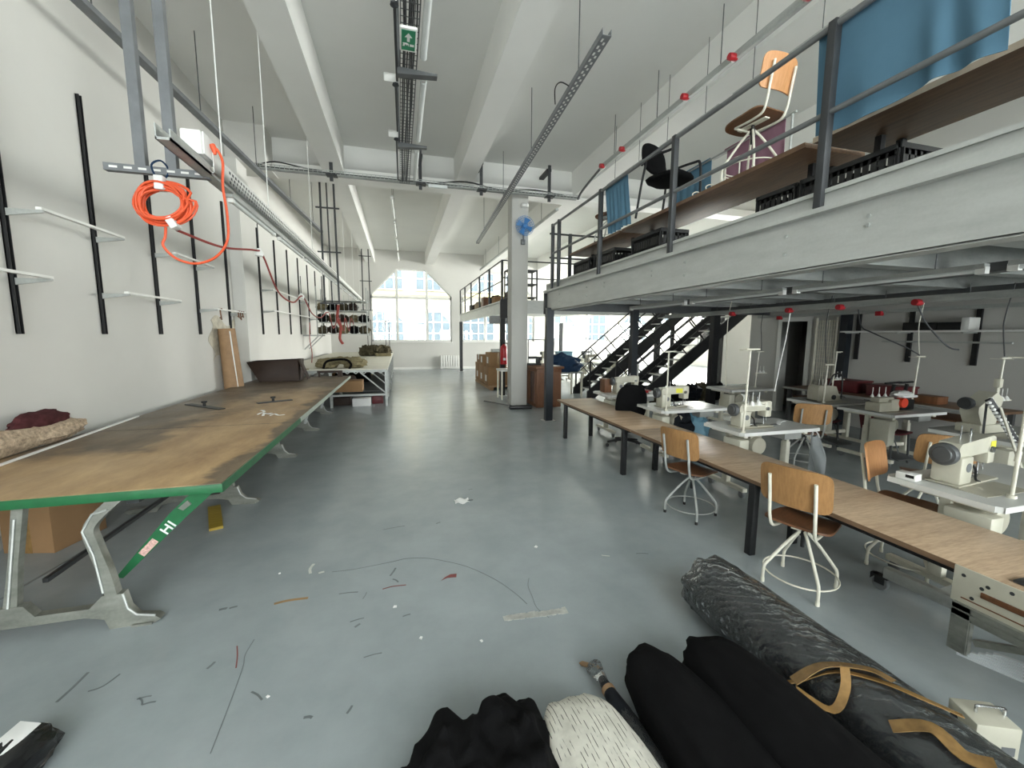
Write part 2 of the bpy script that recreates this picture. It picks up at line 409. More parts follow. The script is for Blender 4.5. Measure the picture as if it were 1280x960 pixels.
for k in range(4):
    a = W0+k*WP; b = a+WW; y0, y1 = YF+.04, YF+.13; t = .075
    root = struct(thing('window_%d' % (k+1), 'large white arched-top window, %s along the far wall' % ('beyond the white cutting table', 'behind the small far mezzanine', 'behind the black stairs', 'farthest right behind the stairs')[k], 'window', (0, 0, 0)))
    f = B()
    f.box(a, y0, SILL, b, y1, SILL+.09); f.box(a, y0, TRAN-.06, b, y1, TRAN+.06)
    f.box(a, y0, SILL, a+t, y1, 3.9); f.box(b-t, y0, SILL, b, y1, 3.9)
    for mx in (a+1.30, b-1.30): f.box(mx-.06, y0-.02, SILL, mx+.06, y1, TOP)
    f.box(a+1.3, y0, TOP-.08, b-1.3, y1, TOP)
    f.bar((a, (y0+y1)/2, 3.86), (a+1.33, (y0+y1)/2, TOP-.02), .09, .09, (0, 1, 0)); f.bar((b, (y0+y1)/2, 3.86), (b-1.33, (y0+y1)/2, TOP-.02), .09, .09, (0, 1, 0))
    f.box(a-.04, YF-.05, SILL-.05, b+.04, YF+.1, SILL)
    f.build('window_frame', WIN, root)
    g = B().prism([(a, SILL), (b, SILL), (b, 3.88), (b-1.33, TOP), (a+1.33, TOP), (a, 3.88)], YF+.08, YF+.09)
    g.build('window_pane', GLASS, root)
# wall behind the camera, with its big daylight windows
BW = [(-3.0, -.4), (.4, 3.0), (3.6, 6.0), (6.4, 8.6)]
w = B(); x = -3.6
for a, b in BW:
    w.box(x, YB-.3, 0, a, YB, ZC); w.box(a, YB-.3, 0, b, YB, .7); w.box(a, YB-.3, 5.6, b, YB, ZC); x = b
w.box(x, YB-.3, 0, XE+.3, YB, ZC)
struct(w.build('wall_back', WALL))
for k, (a, b) in enumerate(BW):
    root = struct(thing('window_%d' % (k+5), 'tall white window behind the viewer, %s' % ('first', 'second', 'third', 'fourth')[k], 'window'))
    f = B(); y0, y1 = YB-.16, YB-.08
    for xx in (a, (a+b)/2-.04, b-.08): f.box(xx, y0, .7, xx+.08, y1, 5.6)
    for zz in (.7, 3.1, 5.52): f.box(a, y0, zz, b, y1, zz+.08)
    f.build('window_frame', WIN, root)
    B().box(a, YB-.13, .7, b, YB-.12, 5.6).build('window_pane', GLASS, root)
# right side: wall under and above the mezzanine with its doorway, and what lies beyond
w = B().box(XR, -4.3, 0, XR+.2, 7.3, ZC).box(XR, 7.95, 0, XR+.2, 8.9, ZC).box(XR, 7.3, 2.2, XR+.2, 7.95, ZC)
struct(w.build('wall_right', WALLG))
d = B().box(XR-.03, 7.2, 0, XR+.2, 7.3, 2.3).box(XR-.03, 7.95, 0, XR+.2, 8.05, 2.3).box(XR-.03, 7.3, 2.2, XR+.2, 7.95, 2.3)
struct(d.build('trim_1', WIN))
struct(B().box(XR+.2, 8.7, 0, XE, 8.9, ZC).box(XR+.2, 6.2, 0, 10.6, 6.3, 3).box(10.5, 6.3, 0, 10.6, 8.7, 3).box(XR+.2, 6.3, 2.9, 10.5, 8.7, 3).build('wall_side', WALLG))
SW = [(13.6, 17.2), (18.2, 21.8)]  # side windows added out of view to brighten the far bay
w = B(); y = 8.7
for a, b in SW:
    w.box(XE, y, 0, XE+.3, a, ZC).box(XE, a, 0, XE+.3, b, 1.0).box(XE, a, 5.6, XE+.3, b, ZC); y = b
w.box(XE, y, 0, XE+.3, YF, ZC)
struct(w.build('wall_outer', WALL))
struct(B().box(11.45, 12.9, 0, 14.0, 13.05, 3.1).build('wall_stub', WALLG))
for k, (a, b) in enumerate(SW):
    root = struct(thing('window_%d' % (k+9), 'tall white side window of the far bay, %s' % ('first', 'second', 'third')[k], 'window'))
    f = B(); x0, x1 = XE+.06, XE+.14
    for yy in (a, (a+b)/2-.04, b-.08): f.box(x0, yy, 1.0, x1, yy+.08, 5.6)
    for zz in (1.0, 3.1, 5.52): f.box(x0, a, zz, x1, b, zz+.08)
    f.build('window_frame', WIN, root)
    B().box(XE+.09, a, 1.0, XE+.1, b, 5.6).build('window_pane', GLASS, root)
# ceiling beams
bm_ = B()
for a, b in ((-1.57, -1.12), (1.4, 1.82), (4.53, 4.98), (7.6, 8.05), (10.7, 11.1)):
    bm_ = B().box(a, YB, 5.5, b, YF, ZC)
    struct(bm_.build('ceiling_beam', BEAMW))
struct(B().box(XL, 10.62, 5.42, XE, 11.0, ZC).box(XL, 10.55, 5.42, XE, 10.62, 5.62).build('ceiling_beam', BEAMW))
struct(B().box(2.80, 10.3, 0, 3.23, 10.72, 5.5, .012).build('column', WALLG))
# narrow skirting along the far wall
struct(B().box(XL, YF-.02, 0, XE, YF, .12).build('baseboard_far', WIN))
# ------------------------------------------------ the building across the street
ob = thing('factory_building', 'pale factory front with gridded windows seen through the far windows', 'building', (0, 30.5, -2))
B().box(-14, 0, 0, 32, .6, 12.5).build('facade', FACADE, ob)
for i, zz in enumerate((3.15, 7.0)):
    for k in range(13):
        x0 = -12+k*3.3
        g = B().prism([(x0, zz), (x0+2.4, zz), (x0+2.4, zz+1.6), (x0+1.7, zz+2.3), (x0+.7, zz+2.3), (x0, zz+1.6)], -.06, -.02)
        wn = g.build('window', FGLASS, ob)
        f = B()
        for q in range(5): f.box(x0+q*.6-.04, -.11, zz, x0+q*.6+.04, -.06, zz+(1.6 if q in (0, 4) else 2.25))
        for q in (0, .8, 1.6): f.box(x0, -.11, zz+q-.04, x0+2.4, -.06, zz+q+.04)
        f.build('window_frame', WIN, wn)
    B().box(-14, -.25, zz-.35, 32, 0, zz-.15).build('ledge', FROOF, ob)
# ---------------------------------------------------------------- left wall rails and their arms
RY = [4.8, 5.92, 7.1, 8.33, 9.68, 11.76, 13.17, 14.53, 15.93, 17.43, 18.93, 20.5]
ordn = ['nearest the cutting table front', 'second', 'third', 'fourth', 'fifth, just before the wall pier', 'first beyond the wall pier', 'second beyond the wall pier', 'third beyond the wall pier', 'fourth beyond the wall pier', 'fifth beyond the wall pier', 'sixth beyond the wall pier', 'last beyond the wall pier']
for i, y in enumerate(RY):
    z1 = 4.45
    r = B().box(XL, y-.022, 1.84, XL+.012, y+.022, z1).box(XL, y-.022, 1.84, XL+.035, y-.016, z1).box(XL, y+.016, 1.84, XL+.035, y+.022, z1)
    o = tag(r.build('slotted_wall_rail', BLACKM), 'black slotted upright rail on the left wall, %s' % ordn[i], 'wall rail', 'black slotted rails on the left wall')
    s = B()
    for q in range(26):
        z = 1.9+q*.098; s.box(XL+.0125, y-.008, z, XL+.0135, y+.008, z+.03)
    s.build('slots', GREYP, o)
def uarm(name, label, y0, y1, z, d, dz=0., wid=.03):
    t = thing(name, label, 'hanging bar', (XL, 0, z), 0, 'steel hanging bars between the wall rails')
    for yy in (y0, y1):
        B().prism([(.036, -.05), (.036, .012), (d, .012), (d, -.008)], yy-.01, yy+.01).build('arm', GALV, t)
    B().box(d-wid*1.5, y0-.02, .012, d, y1+.02, .036).build('crossbar', BRIGHTW, t)
    return t
uarm('hanging_bar', 'steel hanging bar between the first two wall rails, upper', 4.8, 5.92, 2.93, .3)
uarm('hanging_bar', 'steel hanging bar running off frame from the first wall rail', 3.75, 4.8, 2.33, .3)
uarm('hanging_bar', 'steel hanging bar between the second and third wall rails', 5.92, 7.1, 2.3, .3)
uarm('hanging_bar', 'steel hanging bar between third and fourth rails, behind the orange cable', 7.1, 8.33, 2.97, .3)
uarm('hanging_bar', 'steel hanging bar with hooks between fourth and fifth wall rails', 8.33, 9.68, 2.26, .3)
uarm('hanging_bar', 'long steel hanging bar beyond the wall pier, upper', 11.76, 15.93, 2.95, .3)
uarm('hanging_bar', 'long steel hanging bar beyond the wall pier, lower', 11.76, 17.43, 2.42, .3)
for k, (yy, l) in enumerate(((8.5, .2), (9.35, .13), (9.46, .17), (9.58, .12))):
    h = B().tube([(XL+.28, yy, 2.3), (XL+.28, yy, 2.3-l*.4), (XL+.28, yy+.03, 2.3-l), (XL+.28, yy-.03, 2.3-l*.8)], .012, 6).box(XL+.255, yy-.025, 2.285, XL+.305, yy+.025, 2.305)
    tag(h.build('bar_clip', BROWNWOOD), 'brown clip hanging on the hooked wall bar, %s from the near end' % ('first', 'second', 'third', 'fourth')[k], 'clip', 'clips on the wall bar')
# plaster patch and small conduit on the wall
B_ = B().sheet(lambda u, v: (XL+.008+.002*noise.noise((u*9, v*9, 0)), 8.75+1.1*u+.12*math.sin(v*9), 1.35+.75*v+.1*math.sin(u*7)), 14, 12, .003)
tag(B_.build('plaster_patch', mat('bare_plaster', 'b9b4a4', .9, 0, .3, 7)), 'rough bare plaster patch on the left wall by the kraft roll', 'wall patch')
# ---------------------------------------------------------------- near cutting table
TX0, TX1, TY0, TY1, TZ = -3.14, -1.19, 3.1, 10.72, .84
ct = thing('cutting_table', 'long brown stained cutting table with green edge along the left wall', 'table', (TX0, TY0, 0))
L, Wd = TY1-TY0, TX1-TX0
B().box(0.012, 0.012, TZ-.045, Wd-.012, L, TZ, .003).build('tabletop', CUT, ct)
e = B().box(-.0, -.0, TZ-.062, Wd, .011, TZ-.004, .002).box(Wd-.011, .011, TZ-.062, Wd, 2.3, TZ-.004)
e.build('green_edge', GREEN, ct)['label'] = 'green painted edge rail'
B().box(Wd-.011, 2.3, TZ-.055, Wd, L, TZ-.002).build('edge_strip', PALEGREEN, ct)['label'] = 'pale worn edge strip'
s = B().box(.012, 2.02, TZ, Wd-.012, 2.032, TZ+.0006).box(.012, 5.1, TZ, Wd-.012, 5.108, TZ+.0006)
s.build('board_joint', BLACKM, ct)['label'] = 'dark joint between boards'
B().box(.35, .1, TZ-.12, .42, L-.1, TZ-.05).box(1.35, .1, TZ-.12, 1.42, L-.1, TZ-.05).build('under_rail', STEELD, ct)
def trestle(par, y):
    """cast aluminium trestle: straight rear post, swan-neck front post, arched base with feet"""
    sh = .2 if y < .2 else 0.
    SH = Matrix(((1, 0, 0, 0), (0, 1, sh/TZ, y-sh*.85), (0, 0, 1, 0), (0, 0, 0, 1)))
    t = B(SH)
    d = .028
    # foot bar with two feet
    outer = [(.38, 0), (.64, 0), (.68, .06), (.76, .085), (1.2, .085), (1.3, .06), (1.33, 0), (1.57, .0), (1.6, .02), (1.57, .04), (1.47, .055), (1.42, .11), (1.39, .2), (1.28, .2), (1.22, .135), (.95, .135), (.89, .2), (.77, .2), (.7, .12), (.6, .055), (.4, .045), (.36, .02)]
    t.prism(outer, -d, d)
    t.prism([(.79, .18), (.86, .18), (.85, .45), (.855, TZ-.06), (.795, TZ-.06), (.8, .45)], -d*.8, d*.8)
    sw = catmull([(1.335, 0, .17), (1.29, 0, .32), (1.22, 0, .5), (1.19, 0, .6), (1.23, 0, .68), (1.34, 0, TZ-.05)], 5)
    t.ribbon(sw, .055, .062, (1, .0, .3))
    tr = t.build('trestle', ALU, par)
    r = B(SH).tube([(x_, -.033, z_) for x_, z_ in ((1.29, .22), (1.23, .45), (1.165, .6), (1.21, .7), (1.29, TZ-.12))], .007, 6)
    r.build('rib', GALV, tr)
    r = B(SH).tube([(.82, -.029, .2), (.82, -.029, TZ-.13)], .007, 6); r.build('rib', GALV, tr)
    r = B(SH).tube([(1.57, -.029, .045), (1.47, -.029, .065), (1.42, -.029, .11), (1.39, -.029, .2)], .007, 6)
    r.build('rib', GALV, tr)
    for a_, b_ in ((1.45, 1.56), (.42, .58)): B(SH).box(a_, -.045, .0, b_, .045, .012).build('foot_pad', ALU, tr)
for y in (.05, 1.84, 3.6, 5.38, 7.1): trestle(ct, y)
B().bar((.83, .16, .22), (.83, 7.2, .22), .03, .03).build('tie_bar', STEELD, ct)
b = B().prism([(1.245, .21), (1.285, .2), (1.68, .59), (1.87, .765), (1.74, .775), (1.58, .62)], .1, .135)
br = b.build('folding_brace', GREEN, ct)
def brq(s0, s1, o0, o1):
    # small plates on the brace's front face: s along the brace, o across
    A = Vector((1.265, 0, .205)); D = Vector((.53, 0, .56)).normalized(); N = Vector((-D.z, 0, D.x))
    P = [A+D*s0+N*o0, A+D*s1+N*o0, A+D*s1+N*o1, A+D*s0+N*o1]
    return [(p.x, p.z) for p in P]
q = B()
for a_, b_, c_, d_ in ((.40, .412, -.03, .03), (.445, .457, -.03, .03), (.412, .445, -.004, .008), (.472, .484, -.03, .03)):
    q.prism(brq(a_, b_, c_, d_), .0985, .1)
q.build('white_letters', PAPER, br)['label'] = 'white letters HI'
B().prism(brq(.2, .33, -.02, .024), .0985, .1).build('sticker', mat('red_white_sticker', 'c9a29a', .6, 0, .5, 60), br)['label'] = 'torn red and white sticker'
B().prism([(1.64, .66), (1.67, .64), (1.72, .68), (1.7, .71)], .09, .1).build('brace_bracket', ALU, br)
for yy in (2.9, 4.1): B().prism([(Wd-.06, TZ-.06), (Wd-.03, TZ-.06), (Wd-.07, TZ-.2), (Wd-.1, TZ-.2)], yy, yy+.03).build('edge_clamp', GALV, ct)
# things lying on it
tag(B().bar((-2.93, 3.3, TZ+.006), (-3.11, 5.94, TZ+.006), .03, .012).build('white_ruler', PAPER), 'long thin white ruler lying on the brown cutting table', 'ruler')
def handled_ruler(p, q, lab, hx=.5):
    t = thing('handled_ruler', lab, 'ruler', (p[0], p[1], TZ), 0, 'dark handled rulers')
    p_, q_ = Vector((0, 0, .006)), Vector((q[0]-p[0], q[1]-p[1], .006))
    B().bar(p_, q_, .09, .012).build('blade', STEELD, t)
    c = p_.lerp(q_, hx)
    B().cyl(c+Vector((0, 0, .006)), c+Vector((0, 0, .05)), .018, n=10).lathe([(.0, .05), (.034, .055), (.036, .075), (.0, .08)], 12, c).build('knob', BLACKP, t)
handled_ruler((-2.95, 6.8), (-2.33, 6.25), 'black straight ruler with a knob, nearer the wall on the table')
handled_ruler((-2.03, 6.66), (-1.63, 6.9), 'dark grey ruler with a knob, beside the white scraps', .45)
for i, (x_, y_, a_) in enumerate(((-1.75, 5.72, .3), (-1.66, 5.62, 1.2), (-1.58, 5.6, .1), (-1.72, 5.9, 2.0))):
    f = B().at(x_, y_, TZ, a_).ribbon(catmull([(0, 0, .004), (.05, .02, .02), (.1, -.01, .006), (.16, .02, .004)], 4), .03, .003)
    tag(f.build('paper_scrap', PAPER), 'white paper scraps near the table edge', 'paper scrap', 'white paper scraps on the cutting table')
h = B().lump((-3.2, 4.3, TZ+.09), (.12, .5, .11), 3, .22, 2, 36, 22, TZ).lump((-3.19, 4.75, TZ+.09), (.12, .42, .1), 5, .22, 2.2, 36, 22, TZ)
tag(h.build('folded_cloth', LACE), 'patterned beige cloth heaped on the table by the wall', 'cloth')
tag(B().lump((-3.22, 4.7, TZ+.2), (.09, .3, .1), 8, .25, 2, 30, 18, TZ+.12).build('folded_cloth', BURG), 'dark burgundy cloth lying on the beige heap', 'cloth')
# dark upturned box at the far end of the table
bx = thing('open_box', 'dark brown open tray box standing at the table far end', 'box', (-2.8, 9.75, TZ))
f = B().faces([(-.1, 0, 0), (.66, 0, 0), (.66, .5, 0), (-.1, .5, 0), (-.3, -.05, .42), (.66, -.05, .46), (.66, .55, .46), (-.3, .55, .42)], [(0, 1, 2, 3), (0, 4, 5, 1), (1, 5, 6, 2), (2, 6, 7, 3), (3, 7, 4, 0)])
o = f.build('tray', CARDD, bx); md = o.modifiers.new('Solidify', 'SOLIDIFY'); md.thickness = .012; md.offset = 0
B().faces([(.67, -.02, .44), (.84, -.05, .03), (.84, .2, .03), (.67, .3, .44)], [(0, 1, 2, 3)]).build('flap', CARDD, bx).modifiers.new('Solidify', 'SOLIDIFY').thickness = .01
# kraft roll leaning on the wall
kr = thing('kraft_paper_roll', 'tall brown kraft paper roll standing against the left wall', 'paper roll', (-3.09, 9.05, .0))
B().at(0, 0, 0, 0, 0, R(-3)).lathe([(.0, 0), (.17, 0), (.165, .8), (.14, 1.95), (.02, 1.95)], 28).build('roll', KRAFT, kr)
B().at(0, 0, 0, 0, 0, R(-3)).bar((.11, -.13, .0), (.09, -.115, 1.9), .02, .01).build('loose_edge', PAPER, kr)
# cardboard box under the table
cb = thing('cardboard_box', 'large plain brown cardboard box under the cutting table', 'box', (-3.0, 4.2, 0), R(-14))
B().box(-.28, -.0, 0, .14, .46, .6, .004).build('carton', CARD, cb)
B().box(-.1, -.0015, 0, -.04, -.0, .6).box(-.1, 0, .6, -.04, .46, .6015).build('seam_tape', TAPE, cb)
tag(B().at(-1.73, 4.3, .0, R(112)).bar((0, 0, .0125), (.62, 0, .0125), .11, .025).build('wood_batten', YWOOD), 'yellow painted batten lying on the floor under the table', 'batten')
tag(B().lump((-3.08, 3.8, .42), (.05, .06, .3), 2, .3, 3, 16, 10, 0).build('dark_bag', BLACKC), 'slim black bag in front of the box under the cutting table', 'bag')
tag(B().lump((-2.2, 4.55, .015), (.05, .04, .02), 2, .5, 3, 12, 8, 0).build('cloth_scrap', BLACKC), 'tiny black scrap on the floor under the cutting table', 'scrap')
# ---------------------------------------------------------------- far white cutting table
FX0, FX1, FY0, FY1, FZ = -3.05, -.32, 10.95, 21.3, .985
ft = thing('cutting_table', 'long white-topped cutting table beyond the brown one', 'table', (0, 0, 0))
B().box(FX0, FY0, FZ-.03, FX1, FY1, FZ, .004).build('tabletop', FARTOP, ft)
n = 7
for k in range(n):
    y = FY0+.08+k*(FY1-FY0-.16)/(n-1)
    for x_ in (FX1-.05, FX0+.3, -1.7):
        B().box(x_-.03, y-.03, 0, x_+.03, y+.03, FZ-.03).build('leg', GALV, ft)
    B().box(FX0+.3, y-.02, .28, FX1-.05, y+.02, .33).box(FX0+.3, y-.02, FZ-.09, FX1-.05, y+.02, FZ-.03).bar((-1.0, y, FZ-.09), (-.37, y, .33), .04, .03).build('cross_frame', GALV, ft)
f = B()
for z in (.12, FZ-.14): f.box(FX1-.07, FY0+.1, z, FX1-.03, FY1-.1, z+.045)
for k in range(20):
    y = FY0+.1+k*(FY1-FY0-.2)/20; f.bar((FX1-.05, y, FZ-.14), (FX1-.05, y+.25, FZ-.05), .02, .02).bar((FX1-.05, y+.25, FZ-.05), (FX1-.05, y+.5, FZ-.14), .02, .02)
for k in range(12):
    x_ = -2.7+k*.2; f.bar((x_, FY0+.08, FZ-.13), (x_+.1, FY0+.08, FZ-.05), .02, .02).bar((x_+.1, FY0+.08, FZ-.05), (x_+.2, FY0+.08, FZ-.13), .02, .02)
f.build('side_truss', GALV, ft)
B().box(FX0+.2, FY0+.3, .36, FX1-.1, FY1-.3, .38).build('under_shelf', STEELD, ft)
rnd.seed(3)
for k in range(13):
    y = 11.3+k*.72+rnd.random()*.2; x_ = -1.9+rnd.random()*1.0; w_ = .3+.25*rnd.random()
    m_ = (CARD, BROWNWOOD, CARDD, BLACKC, CARD, KHAKI)[k % 6]
    B1 = B().lump((x_, y, .38+.14), (w_, .3, .15), k, .25, 3, 20, 12, .38) if k % 3 else B().box(x_-w_, y-.25, .38, x_+w_, y+.25, .6+.1*rnd.random(), .01)
    tag(B1.build('cloth_bundle' if k % 3 else 'storage_carton', m_), ('bundles kept on the shelf under the white table' if k % 3 else 'cartons kept on the shelf under the white table'), 'bundle' if k % 3 else 'box', 'bundles on the under-table shelf' if k % 3 else 'cartons on the under-table shelf')
for k, (x_, y, w_, m_, nm) in enumerate(((-1.0, 11.25, .22, PAPER, 'white carton on the floor under the near end of the white table'), (-1.5, 11.5, .2, CARDD, 'dark carton on the floor under the white table near end'), (-.62, 11.6, .14, MAROON, 'small maroon box on the floor under the white table corner'))):
    tag(B().box(x_-w_, y-.15, 0, x_+w_, y+.15, .2, .006).build('floor_carton', m_), nm, 'box')
# bundle and bags on / beside it
t = thing('cloth_bundle', 'khaki folded sacks with dark straps on the white table near edge', 'bundle', (-1.45, 11.2, FZ))
B().lump((-.35, .15, .12), (.28, .3, .14), 1, .3, 3, 24, 14, 0).lump((.3, .18, .13), (.3, .28, .15), 6, .3, 3, 24, 14, 0).lump((0, .1, .2), (.32, .3, .09), 9, .35, 4, 24, 14, 0.1).build('sacks', KHAKI, t)
B().tube(catmull([(-.4, -.18, .02), (-.3, -.2, .2), (.1, -.2, .24), (.25, -.2, .12), (.2, -.2, .0)], 5), .03, 6).build('straps', BLACKC, t)
t = thing('machine_stand', 'small dark clamp stand on the table end by the sacks', 'clamp', (-1.6, 10.5, TZ))
B().box(-.3, -.03, .1, .25, .03, .15).box(-.28, -.03, 0, -.24, .03, .1).box(.15, -.05, .0, .25, .05, .12).build('clamp_bar', CARDD, t)
for k, (a, b_) in enumerate(((-2.75, 11.1), (-2.62, 11.0))):
    tag(B().bar((a, b_, FZ+.012), (a+.45, b_-.02, FZ+.012), .03, .024).build('wood_stick', KHAKI), ('wooden stick on the white table edge, behind the other stick', 'wooden stick on the white table edge, in front of the other stick')[k], 'stick')
t = thing('cloth_bundle', 'olive brown bundle pile near the far end of the white table', 'bundle', (-1.0, 17.6, FZ))
for k in range(9):
    B().lump((-.4+.11*k, .1*math.sin(k*2), .2+.07*math.sin(k*3.1)), (.2, .25, .2), k, .6, 4, 14, 10, 0).build('folded_cloth', OLIVE, t)
tag(B().box(-.95, 17.1, FZ, -.35, 17.45, FZ+.12, .02).build('cloth_pad', KHAKI), 'pale flat pad in front of the olive bundle on the white table', 'pad')
# ---------------------------------------------------------------- overhead, left: hanger, tray, cables
def channel(y0, y1, w, h, t=.004):
    return B().box(-w/2, y0, 0, w/2, y1, t).box(-w/2, y0, 0, -w/2+t, y1, h).box(w/2-t, y0, 0, w/2, y1, h)
hg = thing('ceiling_hanger', 'twin grey steel posts with crossbar hanging from the ceiling at left', 'hanger', (-2.0, 4.5, 3.27))
for x_ in (-.14, .09):
    B().box(x_-.034, -.03, .03, x_+.045, .03, ZC-3.27).build('post', STEELL, hg)
c = B().box(-.4, -.03, -.03, .38, .03, .03)
c.build('crossbar', STEELL, hg)
s = B()
for q in range(7): s.box(-.36+q*.105, -.031, -.008, -.3+q*.105, -.0301, .01)
s.build('slots', WHITEP, hg)
tr = thing('cable_tray', 'long perforated white cable tray hanging above the cutting tables', 'cable tray', (-1.6, 0, 3.27))
B().box(-.04, 4.4, 0, .05, 21.4, .006).box(.044, 4.4, 0, .05, 21.4, .17).box(-.04, 4.4, 0, -.034, 21.4, .1).build('tray', BRIGHTW, tr)
s = B()
for q in range(95):
    y = 4.75+q*.075
    s.box(.0502, y, .03, .0508, y+.04, .056).box(.0502, y+.038, .074, .0508, y+.074, .1).box(.0502, y, .118, .0508, y+.04, .144)
s.build('perforations', STEELD, tr)
B().box(-.07, 3.72, -.02, .03, 4.9, -.001).box(-.07, 3.72, -.02, -.06, 4.9, .09).box(.02, 3.72, -.02, .03, 4.4, .06).box(-.06, 4.9, -.05, .02, 21.3, -.001).build('carrier_rail', GALV, tr)
for k, y in enumerate((4.75, 6.2, 9.0, 11.5, 14., 16.5, 19.)):
    tag(B().cyl((-1.6, y, 3.275), (-1.6, y, ZC), .006, n=6).build('hanger_rod', WHITEP), 'thin hanger rods carrying the white tray over the cutting tables', 'hanger rod', 'rods of the white tray')
def tube_lamp(name, lab, p, q, r=.022, group=None, hang=0):
    t = thing(name, lab, 'lamp', p, 0, group); d = Vector(q)-Vector(p); n = d.normalized()
    if hang:
        for f_ in (.2, .8): B().cyl(d*f_+Vector((0, 0, .045)), d*f_+Vector((0, 0, hang-p[2])), .005, n=6).build('hanger_wire', STEELG, t)
    B().bar((0, 0, .03), d+Vector((0, 0, .03)), .06, .035).build('lamp_body', GALV, t)
    B().cyl(n*.04, d-n*.04, r, n=12).build('tube', TUBEW, t)
    for a_, b_ in ((-n*.005, n*.05), (d-n*.05, d+n*.005)): B().bar(a_, b_, .05, .05).build('end_cap', WHITEP, t)
    return t
y = 4.95
for k in range(9):
    l = 1.5 if k < 7 else 1.3
    tube_lamp('tube_lamp', 'unlit tube lamp under the white tray, %s from the near end' % ('first', 'second', 'third', 'fourth', 'fifth', 'sixth', 'seventh', 'eighth', 'ninth')[k], (-1.62, y, 3.203), (-1.62, y+l, 3.203), .024, 'tube lamps under the white tray'); y += l+.22
sk = thing('socket_box', 'white twin socket box on the near end of the hanging tray', 'socket', (-1.63, 4.42, 3.4))
B().box(-.11, -.16, -.03, .05, .16, .17, .02).build('housing', BRIGHTW, sk)
B().box(.05, -.15, -.02, .065, .15, .16, .004).build('faceplate', BRIGHTW, sk)
s = B()
for q in range(3): s.box(-.09, -.165+.0, .02+q*.045, .03, -.16, .045+q*.045)
s.build('ribs', WHITEP, sk)
cabl = thing('extension_cable', 'orange extension cable coiled and hung from the steel crossbar', 'cable', (-1.98, 4.43, 2.98))
cpts = []
rnd.seed(11)
for q in range(15):
    ph = rnd.random()*6
    rr = .135+.06*rnd.random(); ox, oz, oy = rnd.uniform(-.02, .02), rnd.uniform(-.015, .015), rnd.uniform(-.04, .04)
    for k in range(16):
        a = 2*PI*k/16+.6
        cpts.append(((rr*1.12+.01*math.sin(3*a+ph))*math.cos(a)+ox+.02*math.sin(a), oy+.02*math.sin(a+ph), (rr+.01*math.sin(2*a+ph))*math.sin(a)+oz))
B().tube(catmull(cpts, 2), .0095, 7).build('coil', ORANGE, cabl)
lp = [(.02, -.02, -.2), (0, 0, -.28), (-.02, 0, -.36), (.06, .03, -.46), (.2, .06, -.49), (.36, .06, -.42), (.46, .06, -.27), (.475, .06, -.05), (.47, .02, .2), (.49, .0, .4), (.46, -.03, .5)]
B().tube(catmull(lp, 6), .011, 8).build('lead', ORANGE, cabl)
B().at(.44, -.02, .49).tube([(.0, 0, -.04), (.0, 0, .0), (-.02, 0, .035)], .03, 10, radii=[.012, .024, .03]).build('plug', ORANGE, cabl)
B().at(.0, -.0, .17).box(-.03, -.05, -.06, .04, .05, .06, .01).build('tie_tape', PAPER, cabl)['label'] = 'white tape wrapped round the coil'
B().at(.07, .0, -.16, 0, 0, R(-30)).box(-.03, -.05, -.05, .03, .05, .05, .01).build('tie_tape', PAPER, cabl)['label'] = 'white tape wrapped round the coil'
B().tube(catmull([(-.02, 0, .2), (-.03, -.05, .3), (.02, .0, .36), (.05, .05, .3), (.02, .02, .2)], 5), .008, 6).build('hanging_string', TARP, cabl)['label'] = 'blue string tying the coil to the bar'
rc = B().tube(catmull([(-1.92, 4.5, 2.78), (-1.75, 5.0, 2.74), (-1.62, 5.6, 2.83), (-1.62, 5.9, 2.82), (-1.65, 6.6, 2.45), (-1.62, 7.3, 2.35), (-1.6, 7.9, 2.5), (-1.6, 8.6, 2.25), (-1.62, 9.6, 2.2), (-1.58, 10.4, 2.35), (-1.6, 11.2, 2.0), (-1.6, 12.2, 2.3), (-1.58, 13.0, 1.95), (-1.6, 13.6, 2.35), (-1.6, 14.5, 1.95), (-1.6, 15.2, 2.4), (-1.6, 16.0, 2.2)], 6), .012, 6)
tag(rc.build('power_cord', DARKRED), 'dull red cord looping along below the white tray', 'cord')
for k, (yy, zz) in enumerate(((5.75, 2.83), (7.9, 2.5), (10.4, 2.35))):
    h = thing('cord_hook', 'small hook lamp-clips holding the red cord under the tray', 'hook', (-1.62, yy, zz), 0, 'hooks holding the red cord')
    B().tube([(0, 0, 0), (0, 0, .34)], .006, 6).build('stem', STEELD, h); B().lathe([(.02, -.02), (.045, -.04), (.05, .0), (.02, .05)], 12).build('clip', WHITEP, h)
# sloping rail above the left wall
sr = thing('suspended_rail', 'dark grey steel rail suspended near the left wall under the ceiling', 'rail', (0, 0, 5.0))
B().bar((-3.0, 3.2, 0), (-2.25, 14.2, 0), .11, .06).build('rail', STEELL, sr)
for k in range(5):
    f = .2+k*.18; p = Vector((-3.0, 3.2, 5.0)).lerp(Vector((-2.25, 14.2, 5.0)), f)
    tag(B().cyl(p+Vector((0, 0, .03)), (p.x, p.y, ZC), .007, n=6).build('hanger_rod', STEELG), 'thin rods carrying the dark rail near the left wall', 'hanger rod', 'rods of the dark suspended rail')
